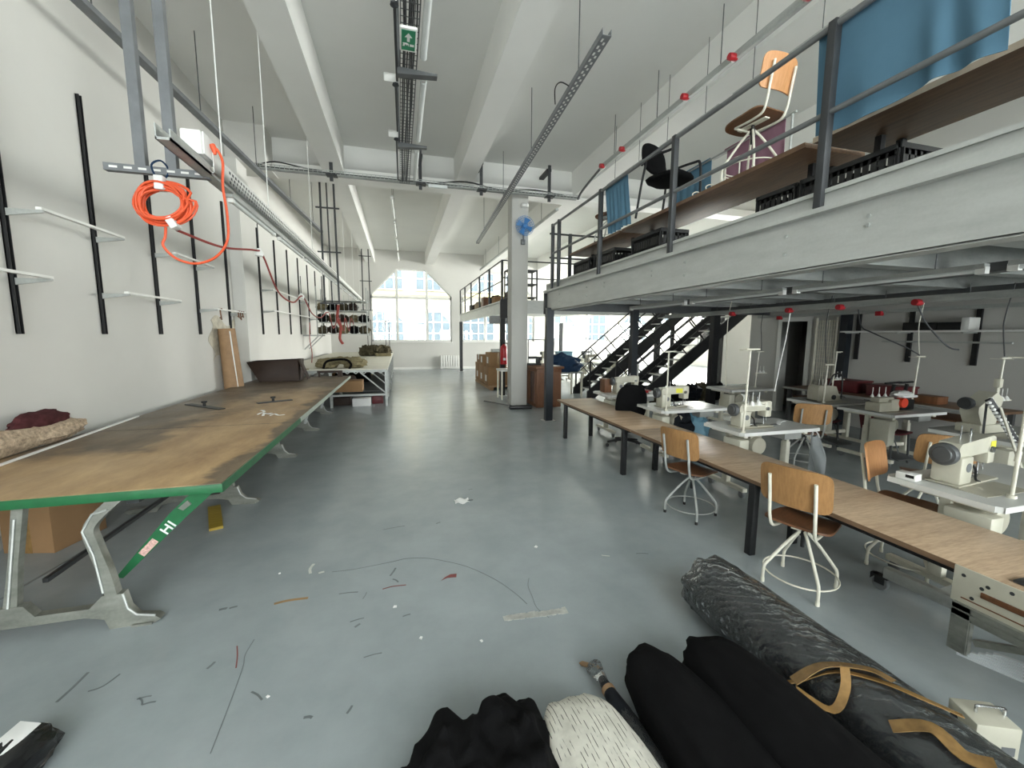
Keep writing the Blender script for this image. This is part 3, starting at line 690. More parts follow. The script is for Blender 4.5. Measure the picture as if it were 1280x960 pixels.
# ladder hangers that carry the tray further back
for k, (x_, y, z0, w_) in enumerate(((-1.62, 11.3, 2.62, .34), (-1.35, 19.2, 2.9, .3))):
    t = thing('ladder_hanger', ('black ladder-like hanger dropping to the rack, nearer one', 'black ladder-like hanger near the far window')[k], 'hanger', (x_, y, z0))
    for s_ in (-1, 1): B().bar((s_*w_/2, 0, 0), (s_*w_/2*.9, 0, ZC-z0 if k == 0 else 2.6), .045, .03).build('post', STEELD, t)
    if k == 0: B().bar((0, .05, 0), (-.02, .05, ZC-z0), .03).build('post', STEELD, t)
    for zz in (0, 1.25, 2.3): B().bar((-w_/2-.1, -.03, zz), (w_/2+.1, -.03, zz), .04, .03).build('rung', STEELD, t)
for k, x_ in enumerate((-1.35, -.55)):
    t = thing('stand_frame', ('thin black twin-bar stand at the far end of the white table, left of the other', 'thin black twin-bar stand at the far end of the white table, right of the other')[k], 'stand', (x_, 20.3, FZ))
    for s_ in (-.08, .08): B().bar((s_, 0, 0), (s_, 0, 1.55), .03).build('post', STEELD, t)
    B().bar((-.2, 0, .02), (.2, 0, .02), .04).build('base', STEELD, t)
    B().bar((-.1, 0, 1.5), (.1, 0, 1.5), .02).build('rung', STEELD, t)
# wire rack with bundles at the far left
wr = thing('wire_rack', 'wire rack full of dark bundles hanging at the far left', 'rack', (-2.85, 16.2, 1.85))
for zz in (0, .42, .84, 1.2):
    f = B().box(-.0, 0, zz, 1.7, 1.0, zz+.02)
    f.build('shelf', GALV, wr)
for x_ in (0, 1.7):
    for yy in (0, 1.0): B().box(x_-.02, yy-.02, -.05, x_+.02, yy+.02, 1.7).build('post', GALV, wr)
f = B()
for q in range(12): f.bar((q*.155, -.02, 0), (q*.155, -.02, 1.4), .012)
f.build('wire_front', GALV, wr)
wb = thing('wall_bracket', 'pair of steel brackets carrying the wire rack on the left wall', 'bracket', (XL, 16.2, 1.8))
for yy in (.1, .9): B().bar((.0, yy, -.0), (.6, yy, .0), .05, .05).bar((.02, yy, -.5), (.5, yy, -.02), .04).build('arm', GALV, wb)
rnd.seed(5)
for k in range(14):
    z_ = (0, .42, .84)[k % 3]; x_ = .12+(k//3)*.36
    tag(B().lump((-2.85+x_, 16.55+.2*rnd.random(), 1.87+z_+.14), (.2, .28, .15), k, .5, 4, 14, 10, 1.87+z_).build('cloth_bundle', (OLIVE, BLACKC, KHAKI, CARDD)[k % 4]), 'dark bundles stacked on the far left wire rack', 'bundle', 'bundles on the wire rack')
tag(B().tube(catmull([(-2.1, 16.1, 2.9), (-2.15, 16.1, 2.4), (-2.05, 16.1, 2.1), (-2.1, 16.1, 1.7), (-2.0, 16.1, 1.5)], 6), .05, 6).build('red_strap', DARKRED), 'red strap hanging down in front of the wire rack', 'strap')
tag(B().tube(catmull([(-2.6, 13.6, 2.2), (-2.62, 13.6, 1.7), (-2.58, 13.6, 1.3), (-2.6, 13.6, FZ)], 6), .012, 6).build('power_cord', DARKRED), 'thin red cord hanging down to the white table', 'cord')
# ---------------------------------------------------------------- overhead, centre
def mesh_tray(x0, x1, y0, y1, z, h, m, name, lab, along='Y', pitch=.1, wire=.006):
    t = thing(name, lab, 'cable tray', (0, 0, z)); f = B()
    if along == 'Y':
        for x_ in [x0+(x1-x0)*q/4 for q in range(5)]: f.bar((x_, y0, 0), (x_, y1, 0), wire*1.4)
        for zz in (h/2, h):
            for x_ in (x0, x1): f.bar((x_, y0, zz), (x_, y1, zz), wire*1.4)
        for k in range(int((y1-y0)/pitch)+1):
            y = y0+k*pitch; f.bar((x0, y, 0), (x1, y, 0), wire); f.bar((x0, y, 0), (x0, y, h), wire); f.bar((x1, y, 0), (x1, y, h), wire)
    else:
        for y_ in [y0+(y1-y0)*q/3 for q in range(4)]: f.bar((x0, y_, 0), (x1, y_, 0), wire*1.4)
        for zz in (h/2, h):
            for y_ in (y0, y1): f.bar((x0, y_, zz), (x1, y_, zz), wire*1.4)
        for k in range(int((x1-x0)/pitch)+1):
            x_ = x0+k*pitch; f.bar((x_, y0, 0), (x_, y1, 0), wire); f.bar((x_, y0, 0), (x_, y0, h), wire); f.bar((x_, y1, 0), (x_, y1, h), wire)
    f.build('wire_mesh', m, t, merge=False); return t
mt = mesh_tray(.1, .3, 3.4, 9.9, 5.2, .06, STEELG, 'cable_tray', 'wire mesh cable tray with cables running down the ceiling centre')
f = B()
rnd.seed(2)
for q in range(6):
    x_ = .13+q*.027
    f.tube(catmull([(x_+rnd.uniform(-.015, .015), 3.4+k*.8, .012+.012*rnd.random()) for k in range(9)], 3), .009, 6)
f.build('cables', CORD, mt)
for k, yy in enumerate((5.8, 7.9)):
    t = thing('tray_bracket', ('grey bracket arm holding the centre tray by the exit sign', 'grey bracket arm holding the centre tray, further back')[k], 'bracket', (.2, yy, 5.15))
    B().prism([(-.14, -.04), (.36, 0), (.36, .025), (-.14, .045)], -.05, .05).build('arm', STEELG, t)
    B().box(-.14, -.02, .0, -.1, .02, ZC-5.15).build('drop_rod', STEELG, t)
B0 = tube_lamp('tube_lamp', 'unlit tube lamp by the green exit sign on the centre tray', (.37, 3.7, 5.2), (.37, 5.55, 5.2), .042, 'tube lamps along the centre tray', hang=5.262)
tube_lamp('tube_lamp', 'unlit tube lamp in the middle of the centre tray', (.4, 5.95, 5.2), (.4, 7.75, 5.2), .042, 'tube lamps along the centre tray', hang=5.262)
tube_lamp('tube_lamp', 'unlit tube lamp at the far end of the centre tray', (.4, 8.1, 5.2), (.42, 9.6, 5.2), .042, 'tube lamps along the centre tray', hang=5.262)
ex = thing('exit_sign', 'green and white emergency exit sign under the centre tray', 'sign', (.19, 5.15, 5.12), PI); ex.scale = (1.15, 1.35, 1)
B().box(-.075, -.13, 0, .085, .15, .03, .006).build('housing', BRIGHTW, ex)
B().box(-.06, -.11, -.003, .07, .13, 0).build('green_panel', EXITG, ex)
B().prism([(-.03, .05), (.005, .1), (.04, .05), (.018, .05), (.018, -.0), (-.008, -.0), (-.008, .05)], -.006, -.003, 'Z').build('arrow', PAPER, ex)['label'] = 'white arrow'
B().box(-.05, -.055, -.006, -.01, -.03, -.003).prism([(0, -.06), (.012, -.035), (.02, -.05), (.034, -.03), (.04, -.058), (.06, -.055), (.05, -.04), (.058, -.022), (.02, -.02), (.0, -.03)], -.006, -.003, 'Z').build('running_figure', PAPER, ex)['label'] = 'white running figure pictogram'
for k, (yy, s_) in enumerate(((4.75, 1.7), (6.15, 1.5), (7.75, 1.3))):
    t = thing('spot_lamp', ('small white spot lamp left of the exit sign', 'small white spot lamp left of the middle tube', 'small white spot lamp by the second bracket')[k], 'lamp', (.04, yy, 5.25))
    B().at(0, 0, 0, 0, R(40)).box(-.1*s_, -.06, -.02, .03, .06, .06, .012).build('lamp_head', BRIGHTW, t)
    B().at(0, 0, 0).lathe([(.0, -.1), (.045, -.07), (.03, -.02)], 12).build('lens', STEELD, t)
    B().bar((0, .0, -.03), (.02, 1.3 if k < 2 else 1.9, -.06), .03).build('mount_arm', STEELD, t)
# cross tray along the beam
ct2 = mesh_tray(-2.75, 4.4, 9.88, 10.02, 5.24, .07, GALV, 'cable_tray', 'wire mesh cable tray crossing the hall under the beam', 'X', .09, .009)
f = B()
for q in range(5):
    f.tube(catmull([(-2.75+k*.8, 9.9+q*.025, .02+.02*rnd.random()) for k in range(10)], 3), .012, 6)
f.tube(catmull([(-2.75, 9.95, .05), (-2.4, 9.93, .15), (-1.9, 9.95, .1), (-1.5, 9.95, .06)], 5), .014, 6).tube(catmull([(.9, 9.95, .05), (1.6, 9.93, .14), (2.4, 9.95, .05), (3.3, 9.95, .12), (4.2, 9.9, .02)], 5), .018, 6)
f.build('cables', BLACKP, ct2)
for k, x_ in enumerate((-1.32, .55, 1.95, 3.65)):
    t = thing('drop_bracket', 'dark post brackets holding the cross tray under the beam', 'bracket', (x_, 9.95, 5.12), 0, 'posts of the cross tray')
    B().box(-.035, -.02, 0, .035, .02, .85).build('post', STEELD, t); B().prism([(-.1, .1), (-.1, .14), (.12, .12), (.12, .1)], -.09, .09).build('arm', STEELD, t)
    B().box(-.06, .02, .72, .06, .6, .78).build('fixing', STEELD, t)
tag(B().box(.72, 9.88, 5.18, 1.15, 9.97, 5.238, .01).build('emergency_lamp', TUBEW), 'small emergency lamp under the cross tray by the centre', 'lamp')
# suspended channel right of centre
sc = thing('suspended_rail', 'perforated grey channel hanging right of the ceiling centre', 'rail', (0, 0, 5.0))
P0, P1 = Vector((2.2, 4.3, 0)), Vector((2.7, 14.5, 0))
for dx in (-.05, .05): B().bar(P0+Vector((dx, 0, .03)), P1+Vector((dx, 0, .03)), .006, .07).build('side_wall', STEELL, sc)
B().bar(P0, P1, .1, .006).build('web', STEELL, sc)
s = B()
for q in range(90):
    p = P0.lerp(P1, .005+q*.0108); s.box(p.x-.03, p.y, -.0045, p.x-.008, p.y+.05, -.0035).box(p.x+.01, p.y+.05, -.0045, p.x+.032, p.y+.09, -.0035)
s.build('perforations', WHITEP, sc)
B().tube(catmull([(2.22, 5.3, .03), (2.1, 5.35, .1), (2.08, 5.5, .1), (2.16, 5.7, .02)], 5), .008, 6).build('cable_tail', BLACKP, sc)
for f_ in (.08, .3, .55, .85):
    p = P0.lerp(P1, f_); tag(B().cyl((p.x, p.y, 5.005), (p.x, p.y, ZC), .007, n=6).build('hanger_rod', STEELG), 'thin rods carrying the grey channel right of centre', 'hanger rod', 'rods of the grey channel')
# busbar with red sockets above the mezzanine
bb = thing('busbar', 'grey busbar conduit with red sockets above the mezzanine', 'conduit', (4.2, 0, 5.36))
B().box(-.03, 1.5, -.045, .03, 8.3, .045).build('conduit', GALV, bb)
for yy in (8.15, 7.35, 5.58, 4.68, 3.7):
    o = B().lathe([(.0, -.06), (.04, -.06), (.046, -.02), (.046, .04), (.03, .06)], 18, (-.05, yy, -.02), 'X').build('red_socket', RED, bb)
    o['label'] = 'round red socket'
B().tube(catmull([(0, 8.3, 0), (0.1, 9.0, .0), (.16, 9.6, -.05), (.2, 9.9, -.12)], 5), .03, 8).build('conduit_tail', STEELG, bb)
for yy in (3.6, 4.95, 6.35, 7.75):
    tag(B().cyl((4.2, yy, 5.41), (4.2, yy, ZC), .007, n=6).build('hanger_rod', STEELG), 'thin rods carrying the busbar above the mezzanine', 'hanger rod', 'rods of the busbar')
for k in range(4):
    tube_lamp('tube_lamp', 'unlit tube lamp under the busbar, %s from the far end' % ('last', 'third', 'second', 'first')[k], (4.45, 1.7+k*1.75, 5.05), (4.45, 3.2+k*1.75, 5.05), .025, 'tube lamps under the busbar', hang=ZC)
# far bay: tube row and long conduit on the third beam
for k in range(4): tube_lamp('tube_lamp', 'unlit tube lamp in the far bay, %s in the row' % ('nearest', 'second', 'third', 'farthest')[k], (-.1+.04*k, 11.3+k*2.4, 5.3), (-.06+.04*k, 13.2+k*2.4, 5.3), .03, 'tube lamps in the far bay', hang=ZC)
tag(B().tube([(4.35, 11.2, 5.35), (4.3, 22.3, 5.35)], .05, 8).build('pipe', GALV), 'long grey pipe along the beam in the far bay', 'pipe')
for k in range(4):
    tag(B().cyl((4.34-.012*k, 12.5+k*2.8, 5.39), (4.34-.012*k, 12.5+k*2.8, ZC), .007, n=6).build('hanger_rod', STEELG), 'thin rods carrying the long pipe in the far bay', 'hanger rod', 'rods of the far bay pipe')
# ---------------------------------------------------------------- mezzanines
DZ = 2.86
STEELR = mat('worn_rail_steel', '77797a', .45, .4, .15)
mz = thing('mezzanine', 'grey steel mezzanine platform along the right side of the hall', 'mezzanine', (0, 0, 0))
f = B().box(3.08, YB+.05, 2.385, 3.095, 8.42, 2.76).box(3.095, YB+.05, 2.37, 3.25, 8.42, 2.385).box(3.095, YB+.05, 2.745, 3.25, 8.42, 2.76)
f.build('front_beam', GALVP, mz)
f = B().box(3.01, YB+.05, 2.76, 3.3, 8.48, 2.795)
f.build('top_plate', GALVP, mz)
f = B().box(3.06, YB+.05, 2.795, 3.1, 8.44, 2.93).box(3.055, YB+.05, 2.9, 3.06, 8.44, 2.93)
f.build('kick_board', GALVP, mz)
f = B()
for k in range(12):
    y = .9+k*.62
    for z in (2.66, 2.52 if k % 2 else 2.6):
        if k % 3 != 1: f.cyl((3.08, y, z), (3.07, y, z), .014, n=8)
f.build('bolts', GALV, mz)
B().box(3.1, YB+.05, 2.795, XR, 8.42, DZ).build('deck', GALVP, mz)
B().box(3.1, 8.34, 2.37, XR, 8.42, 2.795).build('end_beam', STEELG, mz)
f = B()
for k in range(11):
    y = 7.6-k*.95; f.box(3.25, y-.03, 2.5, XR, y+.03, 2.795).box(3.25, y-.08, 2.49, XR, y+.08, 2.5)
f.build('joist', GALV, mz)
for x_ in (5.1, 7.3): B().box(x_-.08, YB+.05, 2.42, x_+.08, 8.34, 2.5).build('inner_beam', STEELG, mz)
for (x_, y, w_, m_) in ((3.09, 8.25, .09, NAVYM), (5.12, 8.25, .085, NAVYM), (7.3, 8.25, .1, BLACKM), (3.17, -.6, .08, NAVYM), (7.3, .6, .09, NAVYM)):
    p = B().box(x_-w_, y-.07, .012, x_+w_*.7, y+.07, 2.42)
    o = p.build('post', m_, mz); B().box(x_-w_-.06, y-.13, 0, x_+w_*.7+.06, y+.13, .012).build('base_plate', GALV, o)
B().box(3.02, 8.42, 2.3, 3.12, 8.48, 2.75).build('bracket', BLACKM, mz)
RAILY = [-2.8, -1.05, .72, 2.475, 4.23, 6.0, 7.72, 8.06]
for y in RAILY:
    B().box(3.02, y-.03, 2.80, 3.08, y+.03, 4.08, .004).build('rail_post', STEELD, mz)
B().tube([(3.05, YB+.1, 4.05), (3.05, 8.06, 4.05)], .024, 10).build('top_rail', STEELR, mz)
B().tube([(3.05, YB+.1, 3.42), (3.05, 8.06, 3.5)], .021, 10).build('mid_rail', STEELR, mz)
for x_ in (3.5, 5.0): B().box(x_-.03, 8.2, DZ, x_+.03, 8.26, 3.95).build('rail_post', STEELD, mz)
B().tube([(3.05, 8.23, 3.93), (5.6, 8.23, 3.93)], .02, 8).tube([(3.05, 8.23, 3.45), (5.6, 8.23, 3.45)], .018, 8).build('end_rail', STEELD, mz)
# far mezzanine
m2 = thing('mezzanine', 'smaller far mezzanine beyond the white column, with cluttered deck', 'mezzanine')
B().box(3.0, 12.05, 2.5, 3.05, 20.9, 2.84).build('front_beam', GALVP, m2); B().box(2.95, 12.0, 2.84, 3.2, 20.95, 2.88).build('top_plate', GALVP, m2)
B().box(3.05, 12.05, 2.84, 8.5, 20.9, 2.9).build('deck', GALVP, m2); B().box(3.05, 12.05, 2.5, 8.5, 12.12, 2.84).build('end_beam', GALVP, m2)
for (y, m_) in ((12.08, BLACKM), (20.8, STEELD)):
    o = B().box(2.93, y-.07, .012, 3.07, y+.07, 2.5).build('post', m_, m2); B().box(2.87, y-.13, 0, 3.13, y+.13, .012).build('base_plate', GALV, o)
B().box(2.9, 11.95, 2.35, 3.12, 12.0, 2.9).build('bracket', BLACKM, m2)
B().box(8.3, 12.0, 0, 8.45, 12.15, 2.5).box(8.3, 20.6, 0, 8.45, 20.75, 2.5).build('rear_post', STEELD, m2)
for y in (12.1, 13.9, 15.7, 17.6, 19.3, 20.8): B().box(2.96, y-.03, 2.88, 3.02, y+.03, 4.05).build('rail_post', STEELD, m2)
B().tube([(2.99, 12.1, 4.05), (2.99, 20.8, 4.05)], .022, 8).build('top_rail', STEELD, m2); B().tube([(2.99, 12.1, 3.45), (2.99, 20.8, 3.45)], .018, 8).build('mid_rail', STEELD, m2)
B().tube([(2.99, 12.1, 4.05), (5.6, 12.1, 4.05)], .02, 8).tube([(2.99, 12.1, 3.55), (5.6, 12.1, 3.55)], .018, 8).build('end_rail', STEELD, m2)
# ------------------------------------------------ chairs
def make_chair(label, tube, wood, sz=.5, group=None, turn=0., seatm=None, under=True):
    c = thing('workshop_chair', label, 'chair', (0, 0, 0), 0, group)
    def seat(u, v):
        a, b = 2*u-1, 2*v-1
        # rounded-square footprint
        k = 1/max(1e-6, (abs(a)**5+abs(b)**5)**.2) if (abs(a)+abs(b)) > 0 else 1
        mx = max(abs(a), abs(b)); x = a*(1 if mx == 0 else min(1, k*mx)); y = b*(1 if mx == 0 else min(1, k*mx))
        return (.215*x, .2*y*(1-.1*x), sz+.012*y*y+.02*max(0, -x)**3-.025*max(0, x)**3)
    B().sheet(seat, 14, 12, .015).build('seat', seatm or wood, c)
    def back(u, v):
        a, b = 2*u-1, 2*v-1; mx = max(abs(a), abs(b)); k = 1/max(1e-6, (abs(a)**7+abs(b)**7)**(1/7)); y = a*min(1, k*mx) if mx else 0; z = b*min(1, k*mx) if mx else 0
        return (-.245+.045*(y*y)-.05*(z*.5+.5), .22*y, sz+.31+.145*z)
    B().sheet(back, 14, 10, .013).build('backrest', wood, c)
    for s in (-1, 1):
        B().tube(catmull([(.1, s*.12, sz-.035), (-.1, s*.13, sz-.04), (-.2, s*.135, sz-.02), (-.238, s*.14, sz+.06), (-.26, s*.14, sz+.2), (-.292, s*.14, sz+.38)], 5), .0115, 8).build('back_tube', tube, c)
    B().tube([(.1, -.12, sz-.035), (.1, .12, sz-.035)], .0115, 8).bar((-.15, 0, sz-.02), (.15, 0, sz-.02), .06, .012).build('seat_frame', tube, c)
    B().cyl((0, 0, sz-.2), (0, 0, sz-.015), .014, n=12).cyl((0, 0, sz-.11), (0, 0, sz-.06), .026, n=12).build('spindle', BLACKM if under else tube, c)
    for k in range(4):
        a = R(45+90*k)+turn; d = (math.cos(a), math.sin(a))
        lg = B().tube(catmull([(d[0]*.012, d[1]*.012, sz-.07), (d[0]*.08, d[1]*.08, sz-.07-.27*(sz-.23)), (d[0]*.15, d[1]*.15, sz-.07-.6*(sz-.23)), (d[0]*.222, d[1]*.222, .168), (d[0]*.243, d[1]*.243, .135), (d[0]*.25, d[1]*.25, .09), (d[0]*.25, d[1]*.25, .02)], 4), .0115, 8).build('leg', tube, c)
        B().cyl((d[0]*.25, d[1]*.25, 0), (d[0]*.25, d[1]*.25, .03), .014, n=8).build('foot_cap', tube if tube is WHITEM else RUBBER, lg)
    B().tube([(.235*math.cos(q*PI/16), .235*math.sin(q*PI/16), .1) for q in range(32)], .006, 6, True).build('foot_ring', tube, c)
    return c
ch = make_chair('plywood chair with white tube frame, empty at the near end of the wooden bench', WHITEM, PLY, .5, seatm=PLYD)
ch.location = (2.84, 2.2, 0); ch.rotation_euler.z = R(20)
def ch_dup(loc, face, lab, base=None): return dup(base or ch, loc, R(face), lab)
chg = make_chair('plywood chair with grey tube frame at the wooden bench, behind the white-framed one', GALV, PLY, .48, seatm=PLYD, turn=.1)
chg.location = (2.88, 3.45, 0); chg.rotation_euler.z = R(14)
ch_l = make_chair('pale orange plywood chair tucked under the nearest sewing table', WHITEM, PLYLIT, .52, seatm=PLYD); ch_l.location = (3.86, 2.16, 0); ch_l.rotation_euler.z = R(-72)
ch_dup((5.6, 4.45, 0), 55, 'plywood chair behind the middle sewing table, in front of the second row', chg)
ch_dup((5.02, 2.68, 0), 50, 'plywood chair behind the nearest sewing machine', ch)
# things on the mezzanine deck
def low_table(y0, y1, lab, edge):
    t = thing('low_bench_table', lab, 'table', (3.42, y0, DZ)); l = y1-y0
    B().box(0, 0, .61, .7, l, .65, .003).build('tabletop', BENCHD, t)
    B().box(-.004, 0, .61, 0, l, .652).build('edge_band', edge, t)
    for x_ in (.4, .64):
        for y in (.25, l-.25): B().box(x_-.025, y-.025, 0, x_+.025, y+.025, .61).build('leg', BLACKM, t)
    return t
low_table(-1.5, 2.88, 'long pale-edged table at the near end of the mezzanine rail', mat('pale_edge_band', 'b5a48f', .5))
low_table(2.95, 6.0, 'long dark brown table along the middle of the mezzanine rail', BENCHD)
low_table(6.05, 8.05, 'dark brown table at the far end of the mezzanine deck', BENCHD)
TT = DZ+.652
c = ch_dup((3.62, 3.74, TT), 97, 'plywood chair with white tube frame standing on the mezzanine table', ch_l)
c.scale = (1.06, 1.06, 1.06)
bc = thing('visitor_chair', 'black visitor chair with arms standing on the mezzanine table', 'chair', (3.68, 5.2, TT), R(-70)); bc.scale = (1.15, 1.15, 1.12)
B().lump((0, 0, .44), (.25, .25, .05), 1, .05, 2, 28, 14, e=.7).build('seat', BLACKC, bc)
B().at(0, 0, 0, 0, 0, R(-10)).lump((-.1, 0, .78), (.045, .23, .2), 1, .03, 2, 24, 16, e=.8).build('backrest', BLACKC, bc)
for s in (-1, 1):
    B().tube(catmull([(.24, s*.26, 0), (.24, s*.27, .4), (.22, s*.27, .63), (.14, s*.27, .66), (-.15, s*.27, .66), (-.22, s*.25, .62)], 5), .016, 8).build('armrest', BLACKM, bc)
    B().tube(catmull([(-.28, s*.25, 0), (-.22, s*.24, .4), (-.2, s*.2, .65), (-.24, s*.15, .8)], 5), .014, 8).build('leg', BLACKM, bc)
ch_dup((3.7, 6.95, TT), 120, 'dark-seated plywood chair standing on the far mezzanine table', chg)
def crate(x, y, z, w, d, h, lab, rz=0., tilt=0):
    t = thing('plastic_crate', lab, 'crate', (x, y, z), rz, 'black plastic crates on the mezzanine'); th = .012
    f = B().box(-w/2, -d/2, 0, w/2, d/2, th)
    for (a, b, axis) in ((-w/2, w/2, 'x'), (-d/2, d/2, 'y')):
        n = int((b-a)/.055)
        for s in (-1, 1):
            for zz in (0, h*.42, h*.8): 
                if axis == 'x': f.box(a, s*d/2-s*th, zz, b, s*d/2, zz+h*.14)
                else: f.box(s*w/2-s*th, a, zz, s*w/2, b, zz+h*.14)
            for k in range(n+1):
                q = a+(b-a)*k/n
                if axis == 'x': f.box(q-.02, s*d/2-s*th, 0, q+.02, s*d/2, h*.9)
                else: f.box(s*w/2-s*th, q-.02, 0, s*w/2, q+.02, h*.9)
    f.build('crate_body', BLACKP, t, merge=False)
    r = B()
    for s in (-1, 1): r.box(-w/2-.012, s*d/2-.012, h*.9, w/2+.012, s*d/2+.012, h).box(s*w/2-.012, -d/2, h*.9, s*w/2+.012, d/2, h)
    r.build('rim', BLACKP, t)
    B().lump((0, 0, h*.45), (w*.44, d*.44, h*.4), int(x*10), .3, 4, 18, 10, .02).build('contents', BLACKC, t)
    return t
crate(3.68, 2.62, DZ, .42, .75, .36, 'black crate under the pale-edged table, by the thick rail post')
crate(3.68, 3.26, DZ, .4, .42, .36, 'black crate under the brown table, behind the thick rail post')
crate(3.85, 1.9, DZ, .36, .36, .2, 'smaller black crate under the pale-edged table')
crate(3.66, 5.35, DZ, .42, .7, .44, 'black crate under the brown table between the middle rail posts')
crate(3.62, 6.55, DZ, .4, .7, .42, 'black crate under the far mezzanine table, nearer one')
crate(3.62, 7.45, DZ, .4, .7, .42, 'black crate under the far mezzanine table, at the rail corner')
f = B().at(3.75, 4.5, DZ).lump((0, .05, .07), (.16, .22, .09), 4, .5, 4, 16, 10, 0)
tag(f.build('dark_bundle', BURG), 'small dark bundle under the brown mezzanine table', 'bundle')
c = ch_dup((3.78, 1.32, DZ), 200, 'plywood chair lying on its side under the pale-edged mezzanine table', ch); c.rotation_euler = (R(90), 0, R(30)); c.location = (3.72, 1.5, DZ+.2)
tag(B().at(3.55, 1.55, DZ+.0, R(30)).box(-.12, -.05, 0, .12, .05, .07, .01).box(.05, -.03, .07, .1, .03, .14).build('white_clamp', WHITEP), 'white plastic part by the small crate on the mezzanine', 'part')
def drape(name, lab, y0, y1, ztop, zbot, x, m, folds=5, over=.12, amp=.018, th=.006, skew=0., lean=0., fold0=-1):
    def fn(u, v):
        y = y0+(y1-y0)*u
        if v < .16:
            a = v/.16*PI; return (x+.035*-math.cos(a), y, ztop+.03*math.sin(a)-.22*(1-v/.16)) if False else (x-.03+.06*v/.16, y, ztop+.028*math.sin(a))
        w = (v-.16)/.84
        return (x+.03+lean*w+amp*w*math.sin(folds*2*PI*u+2*w)*(1 if fold0 < 0 else min(1, max(0.08, (fold0-u)*5)))+.01*math.sin(17*u)*w, y+skew*w+.02*w*math.sin(9*u), ztop+(zbot-ztop)*w+.012*math.sin(7*u)*w)
    g = B().sheet(fn, 60, 24, th)
    return tag(g.build(name, m), lab, 'cloth')
drape('draped_cloth', 'large blue cloth draped over the mezzanine rail at the near end', 1.6, 2.62, 4.05, 3.375, 3.06, BLUEC, 5, amp=.025, lean=.06, fold0=.42)
drape('draped_cloth', 'blue cloth draped over the rail in front of the black visitor chair', 5.3, 5.93, 4.05, 3.4, 3.06, BLUEC, 6, amp=.018, lean=.06)
gr = thing('garment_rail', 'thin grey garment rail carrying the dusty pink cloth on the mezzanine', 'rail', (4.75, 4.3, DZ))
for yy in (0, 2.4): B().tube([(0, yy, 0), (0, yy, 1.72)], .014, 8).bar((-.25, yy, .012), (.25, yy, .012), .03, .024).build('post', GALV, gr)
B().tube([(0, -.05, 1.72), (0, 2.45, 1.72)], .014, 8).build('bar', GALV, gr)
drape('draped_cloth', 'dusty pink cloth hanging on the mezzanine behind the plywood chair', 4.42, 5.38, DZ+1.72, 3.75, 4.75, PINKC, 4, amp=.03)
drape('draped_cloth', 'blue cloth hanging behind the black visitor chair on the mezzanine', 5.7, 6.6, DZ+1.72, 3.8, 4.75, BLUEC, 5, amp=.02)
for k, (yy, xx) in enumerate(((4.35, 3.95), (2.9, 3.95))):
    wf = thing('wire_display_stand', ('white wire display stand on the brown mezzanine table, beside the visitor chair', 'white wire display stand on the table, right of the plywood chair')[k], 'frame', (xx, yy, TT if k == 0 else TT))
    B().tube([(0, -.11, .012), (0, -.11, .46), (0, .11, .5), (0, .11, .012)], .008, 6).bar((-.09, -.11, .006), (.09, -.11, .006), .02, .012).bar((-.09, .11, .006), (.09, .11, .006), .02, .012).build('wire', WHITEM, wf)
for k, (yy, xx) in enumerate(((4.45, 3.5), (4.2, 3.48), (3.98, 3.5))):
    tag(B().tube(catmull([(xx, yy, TT+.006), (xx, yy+.02, TT+.06), (xx+.05, yy, TT+.08), (xx+.09, yy-.04, TT+.03), (xx+.1, yy-.03, TT+.006)], 4), .007, 6).build('wire_hook', WHITEM), 'white wire hooks on the edge of the brown mezzanine table', 'hook', 'white wire hooks')
# clutter on the far mezzanine
rnd.seed(9)
for k in range(9):
    y = 12.5+k*.85; x_ = 3.35+.25*rnd.random(); s = .18+.12*rnd.random(); m_ = (CARDD, OLIVE, CARD, BLACKC, BROWNWOOD, KHAKI, LACE)[k % 7]
    b1 = B().box(x_-s, y-.25, 2.9, x_+s, y+.25, 3.15+.2*rnd.random(), .01) if k % 2 == 0 else B().lump((x_, y, 3.08), (s, .3, .2), k, .5, 4, 16, 10, 2.9)
    tag(b1.build('storage_carton' if k % 2 == 0 else 'cloth_bundle', m_), ('brown cartons on the far mezzanine deck' if k % 2 == 0 else 'bundles of cloth on the far mezzanine deck'), 'box' if k % 2 == 0 else 'bundle', 'cartons on the far mezzanine' if k % 2 == 0 else 'bundles on the far mezzanine')
st = thing('storage_rack', 'dark open rack with boxes at the near corner of the far mezzanine', 'rack', (3.25, 12.3, 2.9))
for x_ in (0, .9):
    for yy in (0, .5): B().box(x_-.02, yy-.02, 0, x_+.02, yy+.02, .95).build('post', STEELD, st)
for zz in (.1, .5, .92): B().box(-.02, -.02, zz, .92, .52, zz+.025).build('shelf', STEELD, st)
tag(B().box(3.3, 12.35, 3.43, 3.75, 12.7, 3.68, .01).build('storage_carton', CARDD), 'dark brown carton on the rack at the corner of the far mezzanine', 'box')
tag(B().lump((3.5, 12.5, 3.95), (.2, .2, .1), 3, .4, 3, 16, 10, 3.85).build('cloth_bundle', OLIVE), 'olive bundle on top of the far mezzanine rack', 'bundle')
